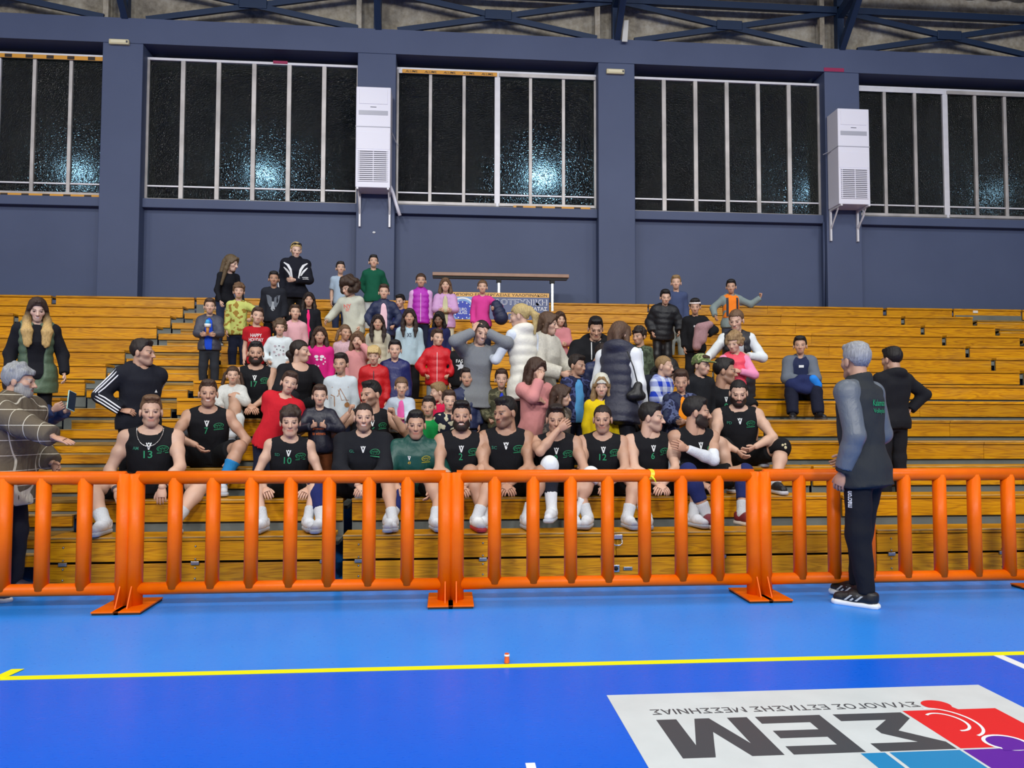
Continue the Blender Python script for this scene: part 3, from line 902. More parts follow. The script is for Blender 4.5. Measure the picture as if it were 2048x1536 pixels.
    def mesh(s):
        """surface nets"""
        d = s.d; h = s.h
        neg = d < 0
        c = neg[:-1, :-1, :-1].astype(np.int8)
        c = (c+neg[1:, :-1, :-1]+neg[:-1, 1:, :-1]+neg[1:, 1:, :-1]+neg[:-1, :-1, 1:]+neg[1:, :-1, 1:]+neg[:-1, 1:, 1:]+neg[1:, 1:, 1:])
        act = np.argwhere((c > 0) & (c < 8))
        if len(act) == 0: return np.zeros((0, 3), np.float32), np.zeros((0, 4), int)
        idx = np.full(c.shape, -1, np.int32); idx[tuple(act.T)] = np.arange(len(act))
        off = np.array([(i, j, k) for i in (0, 1) for j in (0, 1) for k in (0, 1)])
        val = np.stack([d[act[:, 0]+o[0], act[:, 1]+o[1], act[:, 2]+o[2]] for o in off], 1)
        P = np.zeros((len(act), 3), np.float32); cnt = np.zeros(len(act), np.float32)
        for a in range(8):
            for ax, bit in ((0, 4), (1, 2), (2, 1)):
                if a & bit: continue
                b = a | bit
                va, vb = val[:, a], val[:, b]
                m = (va < 0) != (vb < 0)
                t = np.where(m, va/(va-vb+1e-20), 0)
                for q in range(3):
                    P[:, q] += np.where(m, off[a][q]+(t if q == ax else 0), 0)
                cnt += m
        P = (P/cnt[:, None]+act)*h+s.lo
        quads = []
        for ax in range(3):
            n0 = neg; n1 = np.roll(neg, -1, ax)
            sl = [slice(1, -1)]*3; sl[ax] = slice(0, -1)
            A = n0[tuple(sl)]; B = n1[tuple(sl)]
            for flip, mk in ((0, A & ~B), (1, ~A & B)):
                q = np.argwhere(mk)
                if not len(q): continue
                o = np.array([1, 1, 1]); o[ax] = 0; q = q+o
                u, v = (ax+1) % 3, (ax+2) % 3
                def cell(du, dv):
                    r = q.copy(); r[:, u] -= du; r[:, v] -= dv
                    return idx[r[:, 0], r[:, 1], r[:, 2]]
                f = np.stack([cell(1, 1), cell(0, 1), cell(0, 0), cell(1, 0)], 1)
                if flip: f = f[:, ::-1]
                quads.append(f)
        Q = np.concatenate(quads)
        Q = Q[(Q >= 0).all(1)]
        return P, Q

def mesh_np(name, V, Q, tris=None, smooth=True):
    me = bpy.data.meshes.new(name)
    nq = len(Q); nt_ = 0 if tris is None else len(tris)
    me.vertices.add(len(V)); me.vertices.foreach_set('co', np.ascontiguousarray(V, np.float32).ravel())
    loops = np.asarray(Q, np.int32).ravel()
    starts = np.arange(nq, dtype=np.int32)*4
    if nt_:
        starts = np.concatenate([starts, nq*4+np.arange(nt_, dtype=np.int32)*3]); loops = np.concatenate([loops, np.asarray(tris, np.int32).ravel()])
    me.loops.add(len(loops)); me.loops.foreach_set('vertex_index', loops)
    me.polygons.add(nq+nt_); me.polygons.foreach_set('loop_start', starts)
    me.update(calc_edges=True)
    if smooth: me.polygons.foreach_set('use_smooth', np.ones(nq+nt_, bool))
    return me

# ------------------------------------------------------------------ head (metres, adult of .235 m; origin between the ears, face to -Y)
def sm(x, a, b): t = np.clip((x-a)/(b-a), 0, 1); return t*t*(3-2*t)
def build_head(h, kind):
    f = Field((-.10, -.135, -.17), (.10, .125, .135), h)
    kid = kind == 'kid'; fem = kind == 'female'
    jw = .046 if fem else (.049 if kid else .050)
    f.ball((0, .016, .044), (.074, .094, .084), .02)
    f.ball((0, -.025, -.025), (jw+.003, .066, .078 if not kid else .07), .03)
    f.ball((0, -.058, -.078 if not kid else -.068), (.030, .030, .026), .03)        # chin
    if not (fem or kid):
        for s in (-1, 1): f.cone((s*.047, .0, -.060), (s*.018, -.064, -.090), .016, .017, .025)
    for s in (-1, 1):
        f.ball((s*.040, -.058, -.014), (.022, .022, .020), .03)                       # cheeks
        f.ball((s*.0785, .012, -.002), (.010, .020, .033), .008)                      # ears
        f.cut_ball((s*.0325, -.104, .006), (.020, .022, .013), .012)                  # sockets
        f.ball((s*.0315, -.0755, .005), .0145, .004)
    f.cone((-.034, -.084, .024), (.034, -.084, .024), .010 if not (fem or kid) else .007, .010 if not (fem or kid) else .007, .014)
    nl = -.112 if not kid else -.105
    f.cone((0, -.088, .012), (0, nl, -.026), .008, .0125, .010)
    for s in (-1, 1): f.ball((s*.013, -.098, -.029), .0085, .006)
    f.cone((-.018, -.087, -.051), (.018, -.087, -.051), .0065, .0065, .008)          # upper lip
    f.cone((-.015, -.087, -.061), (.015, -.087, -.061), .0075, .0075, .008)          # lower lip
    nr = .043 if (fem or kid) else .053
    f.cone((0, .026, -.05), (0, .035, -.165), nr, nr*1.08, .014)
    V, Q = f.mesh()
    return V, Q
def head_paint(V, kind, skin, brow, lips, smile=0, stubble=None):
    """pigment of skin, brows, eyes and lips at each vertex (linear rgb)"""
    x, y, z = V[:, 0], V[:, 1], V[:, 2]
    ax = np.abs(x)
    C = np.tile(np.asarray(skin, np.float32), (len(V), 1))
    front = y < -.05
    def blend(w, c):
        nonlocal C
        C = C*(1-w[:, None])+np.asarray(c, np.float32)[None]*w[:, None]
    warm = np.asarray(skin)*np.array([1.02, .80, .76])
    blend(front*sm(.03-np.hypot(ax-.044, z+.02), 0, .02)*.45, warm)
    blend(sm(.012-np.abs(z+.028), 0, .01)*sm(.02-ax, 0, .01)*(y < -.09)*.5, warm)
    if stubble is not None:
        tl = np.where(ax > .05, -.012, np.where(ax > .024, -.046+(ax-.024)*1.3, -.036))
        w = sm(tl-z, 0, .012)*sm(z, -.128, -.108)*(y < .004)
        blend(np.clip(w, 0, 1)*stubble[3], stubble[:3])
    # mouth
    mw = .021+.006*smile
    curve = .16*smile*(ax/.02)**2*.02
    zm = -.056+curve*1.2
    blend(front*(ax < mw)*sm(.0125-np.abs(z-zm), 0, .004)*.85, lips)
    if smile > .5: blend(front*(ax < mw*.72)*sm(.0055-np.abs(z-zm+.001), 0, .002), (.62, .58, .53))
    else: blend(front*(ax < mw*.9)*sm(.0032-np.abs(z-zm), 0, .002)*.8, np.asarray(lips)*.35)
    # brows
    zb = .0275-.10*np.abs(ax-.03)
    blend(front*sm(.0052-np.abs(z-zb), 0, .003)*sm(.021-np.abs(ax-.034), 0, .005)*.9, brow)
    # eyes
    ex = ax-.0325
    eye = front*((ex/.0150)**2+((z-.005)/.0058)**2 < 1)
    blend(eye*1.0, (.42, .38, .35))
    blend((eye & (np.abs(ex) < .0085))*1.0, (.028, .018, .012))
    lid = front*((ex/.018)**2+((z-.0075)/.010)**2 < 1)*(~eye.astype(bool))*(z > .008)
    blend(lid*.55, np.asarray(brow)*.8)
    return C
_heads = {}
def head(kind, h):
    if (kind, h) not in _heads: _heads[(kind, h)] = build_head(h, kind)
    return _heads[(kind, h)]

# ------------------------------------------------------------------ hair (same frame)
_hair = {}
def hair_mesh(style):
    if style in _hair: return _hair[style]
    h = .0075
    f = Field((-.22, -.21, -.42), (.22, .24, .25), h)
    def cap(e=.012, front=.045, side=-.005, back=-.06):
        """skull cap following the cranium, opened over the face and ears"""
        f.ball((0, .018, .046), (.075+e, .096+e, .086+e), 0)
        X, Y, Z = np.meshgrid(*f.ax, indexing='ij', sparse=True)
        line = np.where(Y < -.055, front, np.where(Y < .0, front+(side-front)*sm(Y, -.055, -.01), side+(back-side)*sm(Y, .03, .07)))
        np.maximum(f.d, (line-Z)+0*X, out=f.d)
    s = style
    if s == 'buzz': cap(.0035, .074, .020, -.045)
    elif s == 'beanie': cap(.022, .045, .005, -.03); f.ball((0, .03, .13), (.06, .07, .04), .03)
    elif s == 'headband':
        f.ball((0, .016, .044), (.0865, .1075, .097), 0); f.cut_plane((0, 0, .082), (0, 0, 1)); f.cut_plane((0, 0, .055), (0, 0, -1))
    elif s == 'visor':
        cap(.02, .06, .03, .0); f.ball((0, -.125, .062), (.07, .06, .010), .01)
    elif s == 'glasses':
        f.ball((-.032, -.070, .113), (.03, .014, .014), 0); f.ball((.032, -.070, .113), (.03, .014, .014), 0); f.cone((-.06, -.066, .11), (.06, -.066, .11), .008, .008, .0); f.cone((-.062, -.06, .108), (-.084, .03, .05), .007, .007, .0); f.cone((.062, -.06, .108), (.084, .03, .05), .007, .007, .0)
    elif s == 'short': cap(.008, .074, .014, -.055); f.cone((-.04, -.058, .108), (.04, -.058, .108), .016, .016, .02); f.ball((0, .01, .11), (.06, .08, .032), .02)
    elif s == 'crop':
        cap(.006, .074, .024, -.045); f.cone((-.036, -.055, .112), (.04, -.05, .114), .016, .016, .02); f.ball((0, .0, .112), (.056, .07, .03), .02)
    elif s == 'quiff':
        cap(.006, .076, .024, -.045)
        for k in range(-2, 3): f.cone((k*.018, -.03, .118), (k*.021+.006, -.078, .122-.004*abs(k)), .020, .012, .015)
        f.ball((0, .01, .115), (.062, .08, .032), .02)
    elif s == 'fringe':
        cap(.013, .040, .0, -.07)
        for k in range(-3, 4): f.cone((k*.018, -.05, .11), (k*.02, -.095, .055+.004*(k % 2)), .02, .009, .012)
    elif s == 'tousled':
        cap(.014, .058, .0, -.065)
        r = random.Random(5)
        for k in range(26):
            a = r.uniform(0, 6.28); b = r.uniform(.2, 1.35)
            p = np.array([math.cos(a)*math.cos(b)*.082, .015+math.sin(a)*math.cos(b)*.10, .05+math.sin(b)*.092])
            if p[1] < -.06 and p[2] < .08: continue
            f.ball(p, .02, .012)
    elif s in ('curly', 'bigcurly'):
        R_ = .03 if s == 'curly' else .05
        cap(.014, .055, -.03, -.09)
        r = random.Random(11)
        for k in range(60 if s == 'curly' else 90):
            a = r.uniform(0, 6.28); b = r.uniform(-.7, 1.4)
            q = 1.0 if s == 'curly' else r.uniform(1.0, 1.32)
            p = np.array([math.cos(a)*math.cos(b)*.09*q, .025+math.sin(a)*math.cos(b)*.105*q, .04+math.sin(b)*.10*q])
            if p[1] < -.045 and p[2] < .085: continue
            f.ball(p, r.uniform(R_*.7, R_), .012)
    elif s in ('long', 'longsplit', 'longer', 'bob'):
        cap(.013, .062, -.06, -.10)
        zb = {'long': -.25, 'longsplit': -.27, 'longer': -.34, 'bob': -.13}[s]
        for sd in (-1, 1):
            f.cone((sd*.072, -.01, .03), (sd*.088, .0, -.09), .028, .030, .02)
            if s == 'bob': f.cone((sd*.088, .0, -.09), (sd*.078, -.01, zb), .032, .024, .02)
            elif s == 'longsplit':
                f.cone((sd*.088, .0, -.09), (sd*.085, -.085, -.17), .032, .03, .02); f.cone((sd*.085, -.085, -.17), (sd*.08, -.11, zb), .03, .012, .02)
            else:
                f.cone((sd*.088, .0, -.09), (sd*.10, -.02 if s == 'long' else .0, zb), .034, .018, .02)
            f.cone((sd*.02, -.075, .10), (sd*.072, -.05, .02), .022, .018, .015)
        f.cone((-.035, .085, .0), (-.05, .085, zb), .045, .03, .03); f.cone((.035, .085, .0), (.05, .085, zb), .045, .03, .03)
    elif s == 'longfront':
        cap(.013, .066, -.05, -.10)
        for sd in (-1, 1):
            f.cone((sd*.072, -.01, .03), (sd*.090, -.02, -.09), .026, .030, .02); f.cone((sd*.02, -.075, .105), (sd*.076, -.045, .02), .016, .016, .015)
            for q, (dx, dz) in enumerate(((0, 0), (.022, .02), (-.02, .03))):
                f.cone((sd*.090, -.02, -.09), (sd*(.088+dx), -.125, -.19), .030, .030, .025); f.cone((sd*(.088+dx), -.125, -.19), (sd*(.078+dx), -.165, -.34+dz), .030, .017, .025)
        f.cone((-.035, .085, .0), (-.05, .085, -.2), .045, .03, .03); f.cone((.035, .085, .0), (.05, .085, -.2), .045, .03, .03)
    elif s in ('tied', 'pony', 'bun', 'pigtails', 'lowbun'):
        cap(.009, .068, .02, -.045)
        if s == 'bun': f.ball((0, .09, .115), .042, .015)
        elif s == 'lowbun': f.ball((0, .125, -.02), .04, .015); f.cone((0, .11, -.04), (.02, .10, -.13), .03, .018, .02)
        elif s == 'pony':
            f.ball((0, .12, .06), .026, .01); f.cone((0, .12, .06), (0, .165, -.02), .028, .034, .02); f.cone((0, .165, -.02), (0, .13, -.20), .036, .012, .02)
        elif s == 'pigtails':
            for sd in (-1, 1): f.ball((sd*.085, .03, .03), .02, .01); f.cone((sd*.09, .03, .03), (sd*.125, .03, -.10), .026, .024, .02)
        else: f.cone((0, .10, .0), (0, .10, -.16), .034, .016, .02)
    X, Y, Z = np.meshgrid(*f.ax, indexing='ij', sparse=True)
    f.d += .0022*np.sin(X*210+6*np.sin(Z*22))*np.sin(Y*150+3*np.sin(Z*30))
    V, Q = f.mesh()
    me = mesh_np('hair_'+s, V, Q)
    _hair[style] = me
    return me

def beard_mesh(kind):
    key = 'beard_'+kind
    if key in _hair: return _hair[key]
    f = Field((-.10, -.13, -.14), (.10, .06, .05), .006)
    e = .0045 if kind == 'full' else .002
    f.ball((0, -.025, -.025), (.062+e, .066+e, .078+e), .03)
    f.ball((0, -.060, -.080), (.030+e, .030+e, .028+e), .03)
    for s in (-1, 1): f.cone((s*.05, .0, -.062), (s*.022, -.062, -.088), .019+e, .019+e, .025)
    f.cone((-.018, -.087, -.045), (.018, -.087, -.045), .007+e*.6, .007+e*.6, .01)
    X, Y, Z = np.meshgrid(*f.ax, indexing='ij', sparse=True)
    ax = np.abs(X)
    top = np.where(ax > .052, -.004+0*Y, np.where(ax > .024, -.048+(ax-.024)*1.4, -.038))+0*Y
    np.maximum(f.d, Z-top, out=f.d)
    np.maximum(f.d, Y-.012+0*X, out=f.d)
    # opening for the mouth
    q = np.sqrt((X/.023)**2+((Z+.056)/.0105)**2+((Y+.10)/.05)**2)
    np.maximum(f.d, (1-q)*.009, out=f.d)
    V, Q = f.mesh()
    _hair[key] = mesh_np(key, V, Q)
    return _hair[key]

# ------------------------------------------------------------------ hands: palm and five bent fingers; wrist at origin, fingers to -Z, palm facing -Y, thumb towards +X for side=1
def hand_np(pose, side):
    V, Q = [], []
    def ringtube(pts, rad, seg=7, flat_=1.0, ax=None):
        o = len(V)
        for i, (p, r) in enumerate(zip(pts, rad)):
            t = unit(np.asarray(pts[min(i+1, len(pts)-1)])-np.asarray(pts[max(i-1, 0)]))
            a = unit(np.cross(t, (0, 1, 0)) if ax is None else np.cross(t, ax)); b = np.cross(t, a)
            for k in range(seg):
                th = 2*math.pi*k/seg
                V.append(np.asarray(p)+a*math.cos(th)*r+b*math.sin(th)*r*flat_)
        for i in range(len(pts)-1):
            for k in range(seg):
                Q.append((o+i*seg+k, o+i*seg+(k+1) % seg, o+(i+1)*seg+(k+1) % seg, o+(i+1)*seg+k))
    # palm
    ringtube([(0, 0, .02), (0, 0, -.005), (.001, 0, -.03), (.0, 0, -.06), (-.002, 0, -.086), (-.002, 0, -.094)], [.024, .027, .036, .041, .040, .034], 12, .42)
    curl = {'relax': (18, 28, 20), 'flat': (4, 6, 5), 'fist': (75, 95, 60), 'thumb': (75, 95, 60), 'grip': (45, 60, 35), 'spread': (6, 8, 6), 'drape': (28, 22, 12)}[pose]
    fl = [.070, .078, .073, .058]; fx = [.030, .010, -.011, -.031]; rad = [.0092, .0095, .009, .008]
    for k in range(4):
        p = np.array([fx[k], 0, -.086]); ang = 0.0; pts = [p+np.array([0, 0, .02]), p]; L = fl[k]
        sp = (fx[k])*(3.2 if pose == 'spread' else 1.0)
        for seg_, c in zip((.46, .30, .24), curl):
            ang += math.radians(c*(1+.05*k))
            d = np.array([sp*1.6*math.cos(ang), -math.sin(ang), -math.cos(ang)])
            pts.append(pts[-1]+d*L*seg_)
        pts.append(pts[-1]+(pts[-1]-pts[-2])*.10)
        r = rad[k]
        ringtube(pts, [r, r*1.05, r, r*.92, r*.8, r*.25], 7, 1.0, (1, 0, 0))
    # thumb leaves the side of the palm near its base
    if pose == 'thumb': pts = [(.018, -.004, -.035), (.036, -.012, -.050), (.066, -.016, -.052), (.092, -.016, -.046), (.098, -.016, -.045)]
    elif pose in ('fist', 'grip'): pts = [(.018, -.006, -.03), (.036, -.018, -.052), (.032, -.034, -.075), (.018, -.040, -.090), (.014, -.040, -.094)]
    else: pts = [(.016, -.004, -.028), (.038, -.012, -.052), (.050, -.020, -.078), (.054, -.024, -.100), (.055, -.025, -.105)]
    ringtube(pts, [.014, .0135, .0115, .010, .003], 7, 1.0, (0, 1, 0))
    V = np.array(V, np.float32); Q = np.array(Q, np.int32)
    if side < 0: V[:, 0] *= -1; Q = Q[:, ::-1]
    return V, Q
_hands = {}
def hand(pose, side):
    if (pose, side) not in _hands: _hands[(pose, side)] = hand_np(pose, side)
    return _hands[(pose, side)]

def ik(a, target, l1, l2, pole):
    a, t = np.asarray(a, np.float32), np.asarray(target, np.float32)
    d = t-a; D = np.linalg.norm(d); D2 = min(max(D, abs(l1-l2)+.01), (l1+l2)*.998)
    u = d/(D+1e-9); t = a+u*D2
    x = (l1*l1-l2*l2+D2*D2)/(2*D2); y = math.sqrt(max(l1*l1-x*x, 0))
    p = np.asarray(pole, np.float32); p = p-u*(p@u); p = unit(p)
    return a+u*x+p*y, t

# ------------------------------------------------------------------ cloth and skin materials
def skin_mat():
    m, t, b = nt('skin')
    at_ = t.nodes.new('ShaderNodeAttribute'); at_.attribute_name = 'pigment'
    v = coords(t, 'Object')
    n = noise(t, v, 35, 3)
    t.links.new(mixc(t, math_n(t, 'MULTIPLY', n, .16), at_.outputs['Color'], (.35, .12, .08, 1)), b.inputs['Base Color'])
    b.inputs['Roughness'].default_value = .48
    b.inputs['Subsurface Weight'].default_value = 0.0
    return m
M['skin'] = skin_mat()
_cloth = {}
def cloth(rgb, kind='plain', rgb2=None):
    key = (tuple(rgb), kind, tuple(rgb2) if rgb2 else None)
    if key in _cloth: return _cloth[key]
    m, t, b = nt('cloth_%s_%d' % (kind, len(_cloth)))
    c = srgb(*rgb); c2 = srgb(*rgb2) if rgb2 else c
    v = coords(t, 'Object')
    b.inputs['Base Color'].default_value = c
    b.inputs['Roughness'].default_value = .85; b.inputs['Specular IOR Level'].default_value = .25
    w = noise(t, coords(t, 'Object', (7, 7, 3.2)), 1.6, 3, .5, 1.2)
    if kind in ('plain', 'sheen'):
        wv = noise(t, v, 14, 4, .55, .4)
        bump(t, b, math_n(t, 'ADD', w, math_n(t, 'MULTIPLY', wv, .35)), .32, .025)
        if kind == 'sheen': b.inputs['Roughness'].default_value = .45; b.inputs['Specular IOR Level'].default_value = .5
    elif kind == 'puffer':
        b.inputs['Roughness'].default_value = .5; b.inputs['Specular IOR Level'].default_value = .4
        bump(t, b, noise(t, v, 24, 4, .6, .5), .45, .012)
    elif kind == 'fleece':
        f = noise(t, v, 160, 3, .7); bump(t, b, f, .8, .01)
        t.links.new(ramp(t, noise(t, v, 60, 3), [(.3, tuple(x*.8 for x in c[:3])), (.7, c[:3])]), b.inputs['Base Color'])
    elif kind == 'camo':
        n = noise(t, v, 13, 2, .5)
        dk = tuple(x*.35 for x in c[:3])
        t.links.new(ramp(t, n, [(.0, dk), (.42, c2), (.52, c), (.62, c2), (.66, dk)], 'CONSTANT'), b.inputs['Base Color'])
        bump(t, b, w, .5, .03)
    elif kind == 'blotch':
        n = noise(t, v, 20, 1, .4)
        t.links.new(ramp(t, n, [(.0, c), (.56, c2)], 'CONSTANT'), b.inputs['Base Color']); bump(t, b, w, .5, .03)
    elif kind == 'plaid':   # open window-pane lines
        sep = t.nodes.new('ShaderNodeSeparateXYZ'); t.links.new(v, sep.inputs[0])
        fs = []
        for ax, per in (('Y', .105), ('Z', .105)):
            fr = math_n(t, 'FRACT', math_n(t, 'DIVIDE', math_n(t, 'ADD', sep.outputs[ax], 5.0), per))
            fs.append(math_n(t, 'LESS_THAN', fr, .048))
        fac = math_n(t, 'MAXIMUM', fs[0], fs[1])
        t.links.new(mixc(t, math_n(t, 'MULTIPLY', fac, .75), c, c2), b.inputs['Base Color']); bump(t, b, w, .6, .035)
    elif kind == 'check':   # buffalo check
        ch = t.nodes.new('ShaderNodeSeparateXYZ'); t.links.new(v, ch.inputs[0])
        fs = []
        for ax, per in (('X', .10), ('Z', .10)):
            fr = math_n(t, 'FRACT', math_n(t, 'DIVIDE', math_n(t, 'ADD', ch.outputs[ax], 5.0), per))
            fs.append(math_n(t, 'LESS_THAN', fr, .5))
        s_ = math_n(t, 'MULTIPLY', math_n(t, 'ADD', fs[0], fs[1]), .5)
        t.links.new(ramp(t, s_, [(.0, c), (.5, tuple((a+b_)/2 for a, b_ in zip(c[:3], c2[:3]))), (.9, c2)]), b.inputs['Base Color']); bump(t, b, w, .5, .03)
    elif kind == 'ribs':
        b.inputs['Roughness'].default_value = .9
        bump(t, b, noise(t, coords(t, 'Object', (60, 60, 8)), 3, 3), .6, .01)
    _cloth[key] = m
    return m
def hair_material(rgb, rgb2=None):
    key = ('hair', tuple(rgb), tuple(rgb2) if rgb2 else None)
    if key in _cloth: return _cloth[key]
    m, t, b = nt('hair_%d' % len(_cloth))
    c = srgb(*rgb)
    n = noise(t, coords(t, 'Object', (90, 90, 9)), 1.5, 4, .6)
    col = ramp(t, n, [(.25, tuple(x*.55 for x in c[:3])), (.75, tuple(min(1, x*1.35) for x in c[:3]))])
    if rgb2:   # dyed ends
        sep = t.nodes.new('ShaderNodeSeparateXYZ'); t.links.new(coords(t, 'Object'), sep.inputs[0])
        f = ramp(t, sep.outputs['Z'], [(.0, (1, 1, 1)), (1, (0, 0, 0))]); f.node.color_ramp.elements[0].position = 0
        mp = t.nodes.new('ShaderNodeMapRange'); mp.inputs[1].default_value = -.13; mp.inputs[2].default_value = .0; mp.inputs[3].default_value = 1; mp.inputs[4].default_value = 0
        t.links.new(sep.outputs['Z'], mp.inputs[0])
        c2 = srgb(*rgb2)
        col2 = ramp(t, n, [(.25, tuple(x*.55 for x in c2[:3])), (.75, tuple(min(1, x*1.3) for x in c2[:3]))])
        col = mixc(t, mp.outputs[0], col, col2)
    t.links.new(col, b.inputs['Base Color'])
    b.inputs['Roughness'].default_value = .55; b.inputs['Specular IOR Level'].default_value = .35
    bump(t, b, n, .5, .006)
    _cloth[key] = m
    return m

HAIRC = dict(black=(26, 22, 22), dark=(38, 28, 24), brown=(66, 46, 34), lbrown=(104, 78, 56), dblond=(140, 112, 74), blond=(196, 168, 112), grey=(136, 138, 142))
SKIN = dict(light=(.62, .40, .29), mid=(.52, .31, .21), tan=(.42, .235, .15), dark=(.20, .105, .065), pale=(.68, .47, .37))

def shoe_np(L, side):
    """upper and sole; heel at origin, toe to -Y, ground at z=0"""
    f = Field((-.06, -.30, 0), (.06, .09, .14), .011)
    f.cone((0, .02, .055), (0, -.06, .06), .044, .042, .03); f.cone((0, -.06, .052), (0, -.165, .040), .044, .038, .03)
    f.cone((0, .025, .06), (0, .03, .105), .042, .044, .03, t1=.85)
    f.cut_plane((0, 0, .028), (0, 0, -1))
    V, Q = f.mesh()
    g = Field((-.06, -.26, -.01), (.06, .09, .05), .011)
    g.cone((0, .035, .015), (0, -.17, .015), .047, .046, .0); g.cut_plane((0, 0, .034), (0, 0, 1)); g.cut_plane((0, 0, 0.0), (0, 0, -1))
    V2, Q2 = g.mesh()
    return V*L/.28, Q, V2*L/.28, Q2
_shoe = None
PEOPLE = []
ARM = {  # wrist target from the shoulder in arm lengths (out, back, up), elbow pole, hand pose
    'down': ((.10, -.06, -.965), (.35, 1, 0), 'relax'),
    'pocket': ((.10, -.22, -.76), (1, .6, 0), 'fist'),
    'hip': ((.06, -.08, -.64), (1, .35, -.1), 'relax'),
    'knee': ((.02, -.66, -.62), (.9, .3, -.3), 'drape'),
    'clasp': ((-.27, -.60, -.66), (1, .2, -.2), 'relax'),
    'belly': ((-.30, -.42, -.55), (1, .4, -.2), 'relax'),
    'chest': ((-.22, -.42, -.22), (1, .2, -.6), 'fist'),
    'thumbup': ((-.05, -.50, -.05), (.7, .2, -1), 'thumb'),
    'back': ((-.10, .22, -.80), (1, .3, 0), 'relax'),
    'reach': ((.25, -.80, -.35), (.6, .3, -.6), 'relax'),
}
MAT_W = {}
def print_mat(rgb):
    k = tuple(rgb)
    if k not in MAT_W: MAT_W[k] = plain('print_%d' % len(MAT_W), rgb, .6)
    return MAT_W[k]
GREEN, WHITE_INK = (30, 128, 84), (232, 236, 236)

def logo_v():
    """small white V figure with a round head"""
    a = [(-.5, .5), (-.28, .5), (0, -.12), (.28, .5), (.5, .5), (.1, -.5), (-.1, -.5)]
    return join2([(a, [tuple(range(7))]), (disc(0, .42, .13, .13, 10), [tuple(range(10))])])
def emblem():
    """round-crowned emblem drawn in strokes over a word bar"""
    P = []
    P.append(stroke(disc(0, .05, .5, .34, 18, math.radians(-15), math.radians(195)), .07))
    for cx in (-.26, .0, .26):
        P.append(stroke([(cx-.10, -.12), (cx-.13, .06), (cx-.03, .2), (cx+.08, .12), (cx+.03, .0), (cx-.03, .06)], .055))
    P.append(stroke([(-.46, -.04), (-.40, -.2), (-.1, -.24), (-.06, -.34)], .06)); P.append(stroke([(.46, -.04), (.40, -.2), (.1, -.24), (.06, -.34)], .06))
    P.append(stroke([(-.5, -.46), (.5, -.46)], .10))
    return join2(P)

